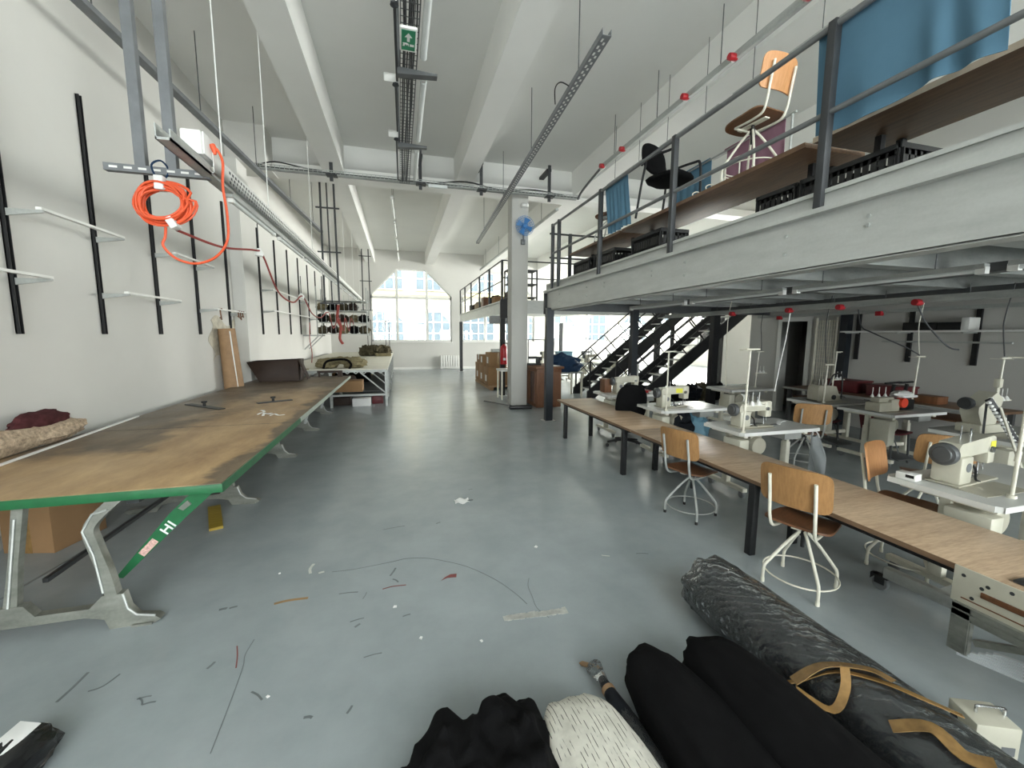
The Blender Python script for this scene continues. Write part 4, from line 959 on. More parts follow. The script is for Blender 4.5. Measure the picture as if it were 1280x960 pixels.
# ------------------------------------------------ under the mezzanine: lamps, sockets, cords
for k in range(4):
    tube_lamp('tube_lamp', 'unlit tube lamp under the mezzanine above the first sewing row, %s' % ('nearest', 'second', 'third', 'farthest')[k], (4.1, .4+k*1.62, 2.33), (4.1, 1.9+k*1.62, 2.33), .016, 'tube lamps above the first sewing row', hang=2.5)
for k in range(4):
    tube_lamp('tube_lamp', 'unlit tube lamp under the mezzanine above the second sewing row, %s' % ('nearest', 'second', 'third', 'farthest')[k], (6.7, 1.5+k*1.62, 2.33), (6.7, 3.0+k*1.62, 2.33), .016, 'tube lamps above the second sewing row', hang=2.5)
b2 = thing('busbar', 'grey busbar with red sockets under the mezzanine', 'conduit', (5.75, 0, 2.27))
B().box(-.03, .2, -.035, .03, 8.0, .04).build('conduit', GALV, b2)
for yy in (2.35, 3.35, 4.2, 4.95, 6.05):
    B().lathe([(.0, -.05), (.036, -.05), (.04, .0), (.036, .05), (.0, .05)], 16, (-.05, yy, -.03), 'X').build('red_socket', RED, b2)['label'] = 'round red socket'
b3 = thing('busbar', 'thin pale busbar under the mezzanine along the right wall', 'conduit', (8.3, 0, 2.3))
B().box(-.03, .5, -.03, .03, 8.0, .03).build('conduit', GALV, b3)
for yy in (5.4, 7.4): B().box(-.08, yy-.05, -.08, .0, yy+.05, .0, .01).build('red_socket', RED, b3)['label'] = 'red socket'
# mezzanine hanging cords
for k, pts in enumerate(([(5.72, 2.35, 2.2), (5.6, 2.2, 1.95), (5.6, 2.1, 1.75), (5.4, 1.9, 1.66), (5.2, 1.75, 1.7), (4.6, 1.62, 1.66)], [(5.72, 3.35, 2.2), (5.8, 3.3, 2.0), (6.0, 3.2, 1.75), (6.4, 3.3, 1.7)], [(6.6, 4.6, 2.25), (6.55, 4.5, 2.0), (6.5, 4.3, 1.9), (6.7, 4.0, 1.7), (6.8, 3.9, 1.6)], [(5.72, 4.95, 2.2), (5.7, 4.97, 1.8), (5.66, 5.0, 1.4), (5.6, 5.0, 1.0)])):
    tag(B().tube(catmull(pts, 6), .009, 6).build('power_cord', CORD if k != 3 else WHITEP), ('dark cord sagging from a red socket to the nearest sewing table', 'dark cord dropping from a red socket above the burgundy chairs', 'dark cord hanging to the second sewing row', 'pale straight cord dropping between the sewing rows')[k], 'cord')
# rails and shelf on the right wall
for k, y in enumerate((6.22, 5.33, 4.43, 3.5)):
    tag(B().box(XR-.035, y-.035, 1.39, XR, y+.035, 2.34).build('slotted_wall_rail', BLACKM), 'black upright rail on the grey right wall, %s' % ('farthest', 'third', 'second', 'nearest')[k], 'wall rail', 'black rails on the right wall')
sh = thing('wall_shelf', 'pale bracket shelf on the right wall holding black boxes', 'shelf', (XR, 3.4, 1.93))
B().box(-.4, 0, 0, -.037, 2.9, .03).build('board', WHITEP, sh)
for yy in (.1, 1.03, 1.93, 2.8): B().bar((-.04, yy, -.01), (-.38, yy, -.01), .03, .02).build('bracket', GALV, sh)
sh2 = thing('wall_shelf', 'thin lower steel bar across the right wall rails', 'shelf', (XR, 3.6, 1.75))
B().box(-.3, .3, 0, -.26, 2.0, .03).build('bar', GALV, sh2)
for yy in (.83, 1.73): B().bar((-.04, yy, .015), (-.28, yy, .015), .02).build('bracket', GALV, sh2)
for k, (yy, w_, h_, m_) in enumerate(((4.42, .05, .2, WHITEP), (4.62, .15, .13, BLACKP), (4.9, .12, .13, BLACKP), (5.15, .11, .14, BLACKP))):
    tag(B().box(XR-.36, yy-w_, 1.96, XR-.1, yy+w_, 1.96+h_, .008).build('storage_box', m_), ('white bottle-like box on the right wall shelf', 'black box on the wall shelf, next to the white one', 'black box in the middle of the right wall shelf', 'black box at the far end of the right wall shelf')[k], 'box')
mg = thing('mesh_panel', 'pale wire mesh panel standing by the doorway on the right', 'panel', (XR-.1, 6.6, 0))
f = B()
for q in range(9): f.bar((0, q*.05, .1), (0, q*.05, 2.2), .012)
for q in range(24): f.bar((0, -.02, .1+q*.09), (0, .42, .1+q*.09), .012)
f.build('wire', WHITEM, mg, merge=False); B().box(-.02, -.04, 0, .02, -.01, 2.25).box(-.02, .41, 0, .02, .44, 2.25).build('frame', WHITEM, mg)
tag(B().box(XR-.14, 6.35, 0, XR, 6.5, 2.34).build('corner_post', NAVYM), 'blue-black post at the corner by the mesh panel', 'post')

for k, (x_, y, z0) in enumerate(((6.62, 5.02, 1.42), (7.49, 4.3, 1.57), (7.04, 3.2, 1.62), (5.9, 6.3, .9), (7.3, 6.9, 1.55))):
    lb_ = ('pale cord rising from the pale stand on the far second-row table', 'pale cord rising behind the orange-knobbed machine', 'pale cord rising from the stand behind the spool rack', 'pale cord dropping beside the black post by the stairs', 'pale cord rising from the stand at the back by the stairs')[k]
    tag(B().tube(catmull([(x_, y, z0), (x_+.02, y+.05, z0+.3), (x_-.03, y+.03, 2.1), (x_, y, 2.49)], 5), .007, 6).build('power_cord', WHITEM if k % 2 else CORD), lb_, 'cord')
# ---------------------------------------------------------------- wooden benches
def bench(y0, y1, ys, lab):
    t = thing('work_bench', lab, 'table', (2.81, y0, 0)); l = y1-y0
    B().box(0, 0, .626, .7, l, .66, .0025).build('tabletop', VENEER, t)
    B().box(-.003, .003, .628, -.0001, l-.003, .658).box(.7001, .003, .628, .703, l-.003, .658).build('edge_band', VEDGE, t)
    B().box(.06, .15, .58, .1, l-.15, .626).box(.6, .15, .58, .64, l-.15, .626).build('apron', BLACKM, t)
    for y in ys:
        for x_ in (.03, .56):
            q = y-y0 if x_ < .3 else y-y0+.06
            B().box(x_-.03, q-.03, 0, x_+.03, q+.03, .626, .003).build('leg', BLACKM, t)
    return t
bench(4.53, 7.07, (6.72, 4.72), 'long wooden bench on black legs, the farther of the two')
bench(.25, 4.52, (2.65, .55), 'long wooden bench on black legs, the nearer one, empty chairs before it')
# ---------------------------------------------------------------- sewing stations
def sewing_table(x, y, lab, w=1.15, d=.64, cast=True, top=LAM, rz=0):
    t = thing('sewing_table', lab, 'table', (x, y, 0), rz)
    B().prism([(.04, 0), (w-.05, 0), (w-.015, .015), (w, .05), (w, d-.05), (w-.05, d), (.05, d), (0, d-.05), (0, .04)], .738, .778, 'Z').build('tabletop', top, t)
    B().box(.15, .14, .7785, .62, .33, .781).build('machine_plate', CREAMD, t)['label'] = 'cream machine bed plate'
    for x_ in (.12, w-.16):
        lg = B().box(x_-.03, d/2-.04, .12, x_+.03, d/2+.04, .55, .004).box(x_-.02, d/2-.03, .5, x_+.02, d/2+.03, .72).box(x_-.025, .06, .7, x_+.025, d-.06, .738)
        lg = lg.build('leg', WHITEM, t)
        B().box(x_-.03, .02, .075, x_+.03, d-.02, .12, .004).build('foot', WHITEM, lg)
        for yy in (.07, d-.07):
            wl = B().lathe([(.0, -.012), (.036, -.012), (.037, 0), (.036, .012), (.0, .012)], 14, (x_, yy, .037), 'X')
            wl.box(x_-.02, yy-.02, .05, x_+.02, yy+.02, .078).build('caster', GREYP, lg)
    B().box(.12, d/2-.02, .2, w-.16, d/2+.02, .25).build('stretcher', WHITEM, t)
    B().at(.42, d/2-.02, .56).lathe([(.0, -.13), (.1, -.13), (.11, -.1), (.11, .08), (.07, .13), (.03, .17), (.0, .17)], 18, ax='Y').box(-.08, -.08, .08, .08, .08, .178).build('motor', CREAMD, t)
    B().box(.03, .05, .33, .16, .3, .68, .012).build('control_box', CREAM, t)
    B().at(.5, .2, .1, 0, R(12)).box(-.16, -.12, 0, .16, .12, .02, .004).build('pedal', STEELG, t)
    B().bar((.6, .24, .12), (.48, .3, .5), .012).build('pedal_rod', STEELG, t)
    B().box(w-.45, .08, .64, w-.2, d-.12, .735, .004).build('drawer', LAMG, t)
    B().box(-.004, .03, .738, .0, d-.03, .777).box(.03, -.003, .739, w-.03, -.0001, .777).build('edge_band', WHITEP, t)
    return t
def sewing_machine(x, y, z, lab, rz=0., s=1., m=CREAM, sticker=False):
    t = thing('sewing_machine', lab, 'sewing machine', (x, y, z), rz, None); t.scale = (s, s, s)
    B().box(-.24, -.085, 0, .25, .085, .012, .004).build('bed', CREAMD, t)
    f = B().box(-.215, -.075, .01, -.07, .075, .19, .014)
    f.prism([(-.215, .17), (-.07, .17), (-.055, .185), (.14, .19), (.15, .185), (.23, .17), (.24, .2), (.235, .285), (.2, .3), (-.19, .275), (-.215, .25)], -.055, .055)
    f.box(.15, -.06, .11, .235, .06, .295, .012)
    f.build('body', m, t)
    B().lathe([(.0, -.29), (.045, -.29), (.05, -.283), (.066, -.28), (.072, -.27), (.072, -.24), (.05, -.235), (.03, -.22), (.03, -.2)], 24, (0, 0, .205), 'X').build('handwheel', STEELG, t)
    B().cyl((.19, 0, .02), (.19, 0, .12), .006, n=8).box(.178, -.014, .012, .202, .02, .022).cyl((.205, -.02, .05), (.205, -.02, .14), .004, n=8).build('needle_bar', CHROME, t)
    B().lathe([(.0, -.075), (.02, -.075), (.022, -.068), (.012, -.066), (.022, -.064), (.02, -.056), (.0, -.056)], 14, (.17, 0, .21), 'Y').build('tension_dial', CHROME, t)
    B().lathe([(.0, -.066), (.03, -.066), (.03, -.05), (.0, -.05)], 18, (-.13, -.012, .12), 'Y').build('stitch_dial', GREYP, t)
    B().box(-.05, -.03, .012, .14, .03, .03, .006).build('throat_plate', CHROME, t)
    B().cyl((-.03, .02, .28), (-.03, .02, .37), .004, n=6).cyl((.1, .02, .29), (.1, .02, .34), .006, n=8).build('thread_post', CHROME, t)
    B().tube(catmull([(-.08, -.05, .15), (-.03, -.07, .1), (-.01, -.07, .03), (.02, -.08, .012)], 5), .007, 6).build('cable', BLACKP, t)
    if sticker: B().box(.02 if sticker == 1 else .16, -.058 if sticker == 1 else -.063, .2, .13 if sticker == 1 else .22, -.055 if sticker == 1 else -.06, .265).build('yellow_sticker', YELLOW, t)['label'] = 'yellow sticker'
    return t
def thread_stand(x, y, lab, h=.95, z=.778, arms=1, lean=.03, cones=0, m=WHITEM):
    t = thing('thread_stand', lab, 'thread stand', (x, y, z))
    B().cyl((0, 0, 0), (lean, 0, h), .011, n=10).cyl((0, 0, .25), (lean*.3, 0, .32), .015, n=10).cyl((0, 0, 0), (0, 0, .02), .025, n=12).build('post', m, t)
    B().bar((lean-.06, -.0, h), (lean+.12, 0, h), .02, .014).bar((lean-.05, -.1, h-.01), (lean-.05, .1, h-.01), .008).build('top_arm', m, t)
    if cones:
        B().bar((-.02, 0, .3), (.28, .0, .3), .016).build('spool_arm', m, t)
        for k in range(cones):
            sp = B().cyl((.1+.09*k, 0, .31), (.1+.09*k, 0, .45), .004, n=6).lathe([(.0, .3), (.03, .3), (.03, .315), (.012, .35), (.0, .35)], 12, (.1+.09*k, 0, 0)).build('spool_pin', WHITEP, t)
    return t
sewing_table(3.6, 6.5, 'white sewing table farthest down the first row, by the stairs', d=.7)
sewing_table(3.6, 4.98, 'white sewing table second from the stairs in the first row', d=.7)
sewing_table(3.63, 3.6, 'white sewing table with a chipped corner, middle of the first row', d=.62)
sewing_table(3.63, 1.56, 'white sewing table nearest, with the small white box on its edge', w=1.3, d=.66)
sewing_machine(4.1, 6.85, .781, 'cream sewing machine farthest down the first row, behind the black office chair', s=1.05)
sewing_machine(3.98, 5.3, .781, 'cream sewing machine with yellow panel, second from the stairs', s=1.05, sticker=1)
sewing_machine(4.02, 3.88, .781, 'cream sewing machine on the chipped white table', s=1.02)
sewing_machine(4.06, 1.98, .781, 'cream sewing machine nearest, with a yellow sticker by its needle', s=1.12, rz=R(6), sticker=2)
thread_stand(3.68, 5.02, 'white thread stand on the table with the yellow-panelled machine', .85, lean=.0)
thread_stand(3.68, 3.64, 'white thread stand in front of the machine on the chipped table', .93, lean=.02, cones=2)
thread_stand(3.94, 1.66, 'thick white thread stand beside the nearest sewing machine', .95, lean=.02)
wc = thing('wood_case', 'brown wooden box beside the farthest first-row machine', 'box', (3.78, 7.0, .778))
B().box(-.08, -.1, 0, .06, .1, .24, .006).build('case', BROWNWOOD, wc); B().box(-.085, -.105, .24, .065, .105, .255, .004).build('lid', BROWNWOOD, wc)
wb = thing('counter_box', 'small white counter box on the edge of the nearest sewing table', 'box', (3.7, 2.1, .778), R(8))
B().box(-.045, -.06, 0, .045, .06, .05, .004).build('case', BRIGHTW, wb); B().box(-.047, -.05, .02, -.045, .0, .042).build('display', BLACKP, wb)
tag(B().at(4.55, 3.95, .779).ribbon(catmull([(-.12, -.08, .003), (-.03, -.02, .02), (.05, 0, .02), (.1, .04, .006)], 4), .05, .008).build('cloth_strip', PAPER), 'white cloth strip lying by the needle on the chipped table', 'cloth')
sc_ = thing('scissors', 'dark scissors lying open on the chipped sewing table', 'scissors', (4.35, 3.86, .779))
B().bar((-.14, .03, .004), (.06, -.01, .004), .015, .005).build('blade', STEELD, sc_); B().bar((-.14, -.02, .008), (.06, .015, .008), .015, .005).build('blade', STEELD, sc_)
B().tube([(-.16+.03*math.cos(a), .035+.022*math.sin(a), .006) for a in [q*PI/5 for q in range(10)]], .006, 6, True).tube([(-.16+.03*math.cos(a), -.025+.022*math.sin(a), .009) for a in [q*PI/5 for q in range(10)]], .006, 6, True).build('handle', BLACKP, sc_)
tag(B().at(4.12, 5.1, .779).ribbon(catmull([(0, 0, .003), (.04, .03, .03), (.09, .0, .004)], 4), .03, .004).build('paper_scrap', PAPER), 'folded white scrap on the table with the yellow-panelled machine', 'paper scrap')
pb = thing('plastic_bag', 'translucent bag hanging from the end of the chipped sewing table', 'bag', (4.86, 3.78, .74))
B().sheet(lambda u, v: (.06+.09*v+.03*math.sin(6*u+4*v), -.11*(.3+.7*min(1, v*2))+.22*(.3+.7*min(1, v*2))*u, -.1-.55*v+.02*math.sin(8*u)), 16, 16, .012).build('pouch', BAGFILM, pb)
B().tube(catmull([(0, 0, 0), (.05, -.03, -.06), (.07, -.05, -.12)], 4), .008, 6).tube(catmull([(0, 0, 0), (.06, .03, -.06), (.08, .05, -.12)], 4), .008, 6).build('strap', WHITEP, pb)
bb_ = thing('cloth_bag', 'black and blue cloth bag under the second sewing table', 'bag', (4.25, 5.3, 0))
B().lump((-.12, 0, .36), (.26, .2, .34), 3, .3, 3, 26, 18, 0).build('black_part', NAVYC, bb_); B().lump((.14, -.06, .33), (.2, .17, .33), 5, .25, 3, 26, 18, 0).build('blue_part', LBLUE, bb_)
tag(B().at(4.45, 6.75, .779).lump((0, 0, .02), (.16, .1, .03), 3, .3, 3, 20, 12, .001).build('cloth_strip', RED), 'small red cloth on the farthest first-row sewing table', 'cloth')
tag(B().at(4.6, 6.62, .779).lump((0, 0, .015), (.14, .08, .025), 5, .3, 3, 20, 12, .001).build('cloth_strip', PAPER), 'small white cloth beside the red one on the farthest first-row table', 'cloth')
# office chair
oc = thing('office_chair', 'black swivel office chair between the first two sewing tables', 'chair', (3.6, 5.95, 0), R(75))
B().lump((0, 0, .5), (.25, .24, .06), 1, .04, 2, 28, 14, e=.7).build('seat', BLACKC, oc)
B().at(0, 0, 0, 0, 0, R(-8)).lump((-.14, 0, .8), (.055, .25, .31), 2, .03, 2, 26, 18, e=.75).build('backrest', BLACKC, oc)
B().tube(catmull([(-.05, 0, .44), (-.24, 0, .44), (-.28, 0, .55), (-.25, 0, .75)], 5), .022, 8).build('back_bar', BLACKM, oc)
B().cyl((0, 0, .1), (0, 0, .3), .03).cyl((0, 0, .28), (0, 0, .46), .02).build('gas_column', BLACKM, oc)
for k in range(5):
    a = 2*PI*k/5+.3; d = Vector((math.cos(a), math.sin(a), 0))
    lg = B().tube([d*.02+Vector((0, 0, .13)), d*.16+Vector((0, 0, .11)), d*.3+Vector((0, 0, .08))], .02, 8, radii=[.028, .022, .018]).build('leg', BLACKP, oc)
    B().lathe([(.0, -.02), (.028, -.02), (.03, 0), (.028, .02), (.0, .02)], 14, tuple(d*.3+Vector((0, 0, .03))), 'X').build('caster', BLACKP, lg)
# second row
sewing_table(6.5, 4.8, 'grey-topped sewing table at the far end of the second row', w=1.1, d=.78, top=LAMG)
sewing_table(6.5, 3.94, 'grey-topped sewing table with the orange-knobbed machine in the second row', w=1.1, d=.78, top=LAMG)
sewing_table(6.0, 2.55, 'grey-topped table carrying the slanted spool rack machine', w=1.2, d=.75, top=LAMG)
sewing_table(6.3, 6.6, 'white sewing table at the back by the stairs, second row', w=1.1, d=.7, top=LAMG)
sm = thing('overlock_machine', 'boxy cream machine with sloping end on the far second-row table', 'sewing machine', (6.85, 5.2, .781))
B().prism([(-.22, 0), (.3, 0), (.17, .24), (.02, .26), (-.2, .26), (-.22, .22)], -.09, .09).box(-.22, -.1, 0, .3, .1, .02).build('body', CREAMD, sm)
B().lathe([(.0, -.11), (.04, -.11), (.04, -.09), (.0, -.09)], 16, (.12, 0, .06), 'Y').build('dial', STEELD, sm)
B().cyl((-.1, 0, .26), (-.1, 0, .36), .005, n=6).cyl((-.02, 0, .26), (-.02, 0, .36), .005, n=6).cyl((.05, 0, .26), (.05, 0, .36), .005, n=6).build('spool_pin', WHITEP, sm)
B().tube(catmull([(.12, 0, .24), (.2, 0, .42), (.38, 0, .42), (.42, 0, .2), (.42, 0, .0)], 6), .012, 6).build('cable', BLACKP, sm)
om = thing('overlock_machine', 'low cream machine with a round orange knob in the second row', 'sewing machine', (6.9, 4.25, .781))
B().box(-.34, -.1, 0, -.1, .1, .13, .012).box(-.12, -.1, 0, .06, .08, .17, .012).box(-.3, -.06, .13, .0, .06, .2, .015).build('body', CREAMD, om)
B().at(.1, -.03, .12).lathe([(.0, -.1), (.07, -.1), (.075, -.07), (.07, -.02), (.03, .0)], 20, ax='Y').build('knob_housing', mat('orange_red_plastic', 'd8432a', .4), om)['label'] = 'orange-red round knob'
B().box(.16, -.06, 0, .42, .1, .15, .01).build('motor_block', BLACKP, om); B().box(.13, -.08, .18, .45, .1, .22, .015).lump((.24, 0, .23), (.16, .1, .05), 2, .3, 3, 16, 10).build('cloth_cover', PAPER, om)['label'] = 'white cloth on top'
for k in range(3): B().cyl((-.3+.13*k, .04, .2), (-.3+.13*k, .04, .34), .005, n=6).lathe([(.0, .2), (.025, .2), (.01, .24), (.0, .24)], 10, (-.3+.13*k, .04, 0)).build('spool_pin', WHITEP, om)
for k, (x_, y, h, cn, lab) in enumerate(((6.62, 5.0, .62, 0, 'pale thread stand on the far second-row table, by the mesh panel'), (7.45, 5.5, .8, 2, 'thread stand behind the far second-row table, left of the burgundy boxes'), (7.45, 4.3, .78, 0, 'white thread stand with short arm behind the orange-knobbed machine'), (7.0, 3.2, .82, 2, 'white thread stand behind the slanted spool rack'), (7.2, 6.9, .75, 2, 'thread stand on the table at the back by the stairs'))):
    thread_stand(x_, y, lab, h, lean=.04 if k else .02, cones=cn)
cl = thing('clamp_frame', 'black double T-shaped clamp behind the orange-knobbed machine', 'clamp', (7.3, 4.5, .778))
for s_ in (0, .28): B().bar((s_, 0, 0), (s_+.06, 0, .34), .035).bar((s_-.12, 0, .36), (s_+.2, 0, .37), .04, .025).build('arm', BLACKM, cl)
# spool rack machine
sr_ = thing('embroidery_machine', 'cream machine with a slanted black bar of white spools at far right', 'sewing machine', (6.1, 2.8, .781))
B().box(.05, .1, 0, .5, .32, .1, .015).prism([(.1, .1), (.34, .1), (.42, .38), (.3, .46), (.02, .3), (.02, .24)], .12, .28).build('body', CREAM, sr_)
B().lathe([(.0, -.08), (.06, -.08), (.07, -.05), (.06, 0)], 18, (.0, .2, .34), 'X').build('dark_wheel', STEELD, sr_)
A, Z = Vector((-.14, -.02, .42)), Vector((.1, -.16, -.02))
B().bar(A, Z, .035, .05).bar(Z, Z+Vector((0, 0, -.0+.001)), .02).build('slanted_bar', BLACKM, sr_)
sd = Vector((.06, .02, .03))
for k in range(12):
    p = A.lerp(Z, (k+.4)/12.4)
    for s_ in (-1, 1):
        B().at(*(p+sd*s_*.62)).lathe([(.0, -.018), (.014, -.018), (.017, .018), (.0, .018)], 10, ax='X').build('spool', BRIGHTW, sr_)
B().cyl((.46, .2, .1), (.46, .2, .5), .016, n=10).box(.43, .17, .5, .49, .23, .6, .01).build('column', CREAM, sr_)
for a, b in (((-.0, -.02, .0), (-.03, -.02, .42)),): B().bar((.1, -.16, 0), (.1, -.16, .02), .04).bar((.0, .05, .0), (-.12, -.0, .4), .02).build('support', STEELG, sr_)
tag(B().bar((5.5, 2.05, 0), (6.04, 2.72, 1.12), .018).build('white_rod', WHITEM), 'thin white rod leaning on the table with the spool rack machine', 'rod')
# third row: bench on the right wall with burgundy boxes
wb3 = thing('work_bench', 'brown wooden bench along the grey right wall', 'table', (7.95, 3.7, 0))
B().box(0, 0, .74, .85, 3.2, .78, .004).build('tabletop', BENCHD, wb3); B().box(-.004, .0, .74, 0, 3.2, .78).build('edge_band', LAMG, wb3)
for y in (.1, 1.6, 3.1):
    for x_ in (.08, .77): B().box(x_-.03, y-.03, 0, x_+.03, y+.03, .74).build('leg', STEELG, wb3)
B().box(.05, .2, .58, .8, 3.0, .6).build('under_shelf', BROWNWOOD, wb3)
for k, (x_, y, z, w_, d_, h_) in enumerate(((8.5, 5.95, .78, .2, .28, .22), (8.45, 5.2, .78, .2, .28, .2), (8.2, 3.9, .38, .25, .3, .2))):
    if k == 2: z, x_ = 0, 8.3
    tb = thing('storage_bin', ('burgundy plastic bin on the wall bench by the corner post', 'burgundy plastic bin on the wall bench, nearer the viewer', 'burgundy plastic bin on the floor under the wall bench')[k], 'bin', (x_, y, z))
    B().box(-w_, -d_, 0, w_, d_, h_, .015).build('bin_body', MAROON, tb); B().box(-w_-.01, -d_-.01, h_-.02, w_+.01, d_+.01, h_+.01, .006).build('rim', MAROON, tb)
tag(B().box(8.2, 4.4, .78, 8.45, 4.75, .9, .006).build('wood_block', BROWNWOOD), 'reddish wood block on the wall bench', 'block')
for k, (x_, y) in enumerate(((7.0, 4.35), (6.85, 5.25))):
    mb = thing('stacking_chair', ('burgundy plastic chair under the orange-knobbed machine table', 'dark burgundy chair under the far second-row table')[k], 'chair', (x_, y-.05, 0), R(-90))
    B().sheet(lambda u, v: (-.2+.4*u, -.2+.4*v, .44+.02*(2*v-1)**2), 8, 8, .02).build('seat', MAROON, mb)
    B().sheet(lambda u, v: (-.22-.05*u, -.2+.4*v, .46+.24*u), 8, 8, .02).build('backrest', MAROON, mb)
    for a in (-.17, .17):
        for b in (-.17, .17): B().bar((a, b, .43), (a*1.1, b*1.1, 0), .022).build('leg', STEELG, mb)
# rolling base and machine frame at the near end of the bench
rb = thing('rolling_base', 'grey steel rolling base with casters under the nearest table and bench', 'trolley', (3.37, 2.0, 0), R(-85))
B().box(.02, -.03, .11, 1.5, .03, .19, .006).build('beam', GALV, rb); B().box(1.4, -.03, .11, 1.48, .65, .19, .006).box(.3, .0, .12, .36, .65, .18).build('cross_beam', GALV, rb)
for (x_, y) in ((.0, 0.0), (1.44, .0), (1.44, .6), (.33, .6)):
    c = B().lathe([(.0, -.018), (.046, -.018), (.05, 0), (.046, .018), (.0, .018)], 18, (x_, y, .05), 'Y').build('caster_wheel', GREYP, rb)
    B().box(x_-.03, y-.026, .05, x_+.03, y-.02, .11).box(x_-.03, y+.02, .05, x_+.03, y+.026, .11).box(x_-.05, y-.03, .1, x_+.05, y+.03, .11).prism([(x_-.06, .06), (x_-.03, .1), (x_-.02, .11), (x_-.06, .11)], y-.02, y+.02).build('caster_fork', BLACKP, c)
mf = thing('profile_stand', 'cream panel and aluminium profile frame standing at the near bench end', 'frame', (2.74, 0, 0))
f = B().box(-.012, -.2, .5, .0, 1.31, .69, .004); f.build('side_panel', CREAM, mf)['label'] = 'cream enamelled side panel'
s = B().box(-.02, -.2, .575, -.012, 1.2, .605, .004).box(-.014, -.2, .53, -.0125, 1.27, .536)
s.build('guide_rod', BROWNWOOD, mf)['label'] = 'rusty brown guide rod'
h = B()
for (y, z) in ((1.27, .65), (1.2, .62), (1.1, .66), (1.23, .55), (1.18, .64)): h.cyl((-.0122, y, z), (-.0135, y, z), .009, n=8)
h.build('screw_hole', STEELD, mf)
p = B()
for zz in (.44, .475): p.box(-.03, -.2, zz, .01, 1.29, zz+.028)
p.box(-.024, -.2, .43, .004, 1.29, .505).box(-.03, 1.22, .25, .01, 1.29, .5).box(-.024, 1.215, .25, .004, 1.22, .5)
p.build('aluminium_profile', ALU, mf)
B().box(-.02, .86, .17, .02, .93, .45).bar((0, 1.2, .33), (0, .95, .46), .03).build('aluminium_strut', ALU, mf)
B().box(-.02, -.1, 0, .04, -.03, .45).box(.3, -.1, 0, .36, -.03, .45).box(-.02, -.1, .4, .36, -.03, .46).build('leg', ALU, mf)
o = B()
for k in range(6): o.bar((-.02+.012*k, 1.25-.02*k, .24+.012*k), (.03+.01*k, 1.02, .26+.012*k), .02, .012)
o.build('bundled_strips', BAGFILM, mf)['label'] = 'bundle of pale plastic strips'
tag(B().box(2.86, 1.0, .66, 2.95, 1.16, .675, .006).build('rubber_pad', STEELD), 'small dark pad on the near end of the wooden bench', 'pad')
# ---------------------------------------------------------------- stairs beyond the mezzanine
def stairs(x0, ya, yb, slope, n, lab, stop):
    t = thing('staircase', lab, 'stairs', (x0, ya, 0)); w = yb-ya
    L = stop-x0; H = L*slope
    for y in (0, w):
        d = .14
        B().prism([(0, 0), (.25, 0), (L, H-.25*slope), (L, H+.1), (L-.1, H+.1), (0, .2)], y-.03, y+.03).build('stringer', BLACKM, t)
    for k in range(1, n):
        x_ = L*k/n; z = H*k/n
        o = B().box(x_-.02, .03, z-.02, x_+.25, w-.03, z+.01).build('tread', STEELD, t)
        B().box(x_-.024, .03, z-.022, x_-.02, w-.03, z+.012).box(x_-.02, .03, z+.01, x_+.03, w-.03, z+.0115).build('nosing', WHITEP, o)['label'] = 'white nosing strip'
    for y in (-.0, w):
        for k in range(2):
            x_ = .08+(L-.15)*k; z = x_*slope
            B().box(x_-.02, y-.02, max(0, z), x_+.02, y+.02, z+1.05).build('baluster', BLACKM, t)
        f = B()
        f.bar((.08, y, .08*slope+1.03), (L-.07, y, (L-.07)*slope+1.03), .035).bar((.08, y, .08*slope+.55), (L-.07, y, (L-.07)*slope+.55), .022)
        f.build('handrail', BLACKM, t)
        f = B(); m = 7
        for k in range(m):
            a = .08+(L-.15)*k/m; b = .08+(L-.15)*(k+1)/m
            f.bar((a, y, a*slope+1.03), (b, y, b*slope+.15), .026)
        f.build('brace', BLACKM, t)
    return t
stairs(5.32, 11.0, 12.0, .815, 14, 'black steel staircase with white nosings, the farther flight', 8.8)
stairs(5.7, 9.2, 10.15, .755, 14, 'black steel staircase with white nosings, the nearer flight', 9.4)
ld = thing('stair_landing', 'dark steel landing at the head of the black stairs', 'landing', (0, 0, 0))
B().box(8.8, 10.2, 2.74, 11, 12.1, 2.84).box(9.4, 9.1, 2.74, 11, 10.2, 2.84).build('deck', STEELD, ld)
for (x_, y) in ((10.9, 9.2), (10.9, 12.0), (8.9, 12.0), (9.5, 9.15)): B().box(x_-.05, y-.05, 0, x_+.05, y+.05, 2.74).build('post', BLACKM, ld)
tag(B().bar((5.62, 8.95, .86), (5.64, 8.95, 1.15), .26, .01, (1, 0, 0)).build('notice_sheet', PAPER), 'white notice sheet at the foot of the stairs', 'notice')
nb = thing('notice_stand', 'thin grey stand holding the white notice by the stairs', 'stand', (5.63, 8.97, 0))
B().cyl((0, 0, .02), (0, 0, 1.1), .012, n=8).build('pole', STEELG, nb); B().cyl((0, 0, 0), (0, 0, .02), .14).build('base', STEELG, nb)
# dark clutter below the stairs
rnd.seed(21)
for k in range(7):
    x_ = 5.9+k*.5; y = 8.9+.5*(k % 2)*.4
    tag(B().lump((x_, 9.68+.25*rnd.random(), .22), (.28, .3, .26), k, .5, 3, 18, 12, 0).build('dark_bundle', (BLACKC, NAVYC, OLIVE)[k % 3]), 'dark bundles heaped under the nearer staircase', 'bundle', 'dark bundles under the stairs')
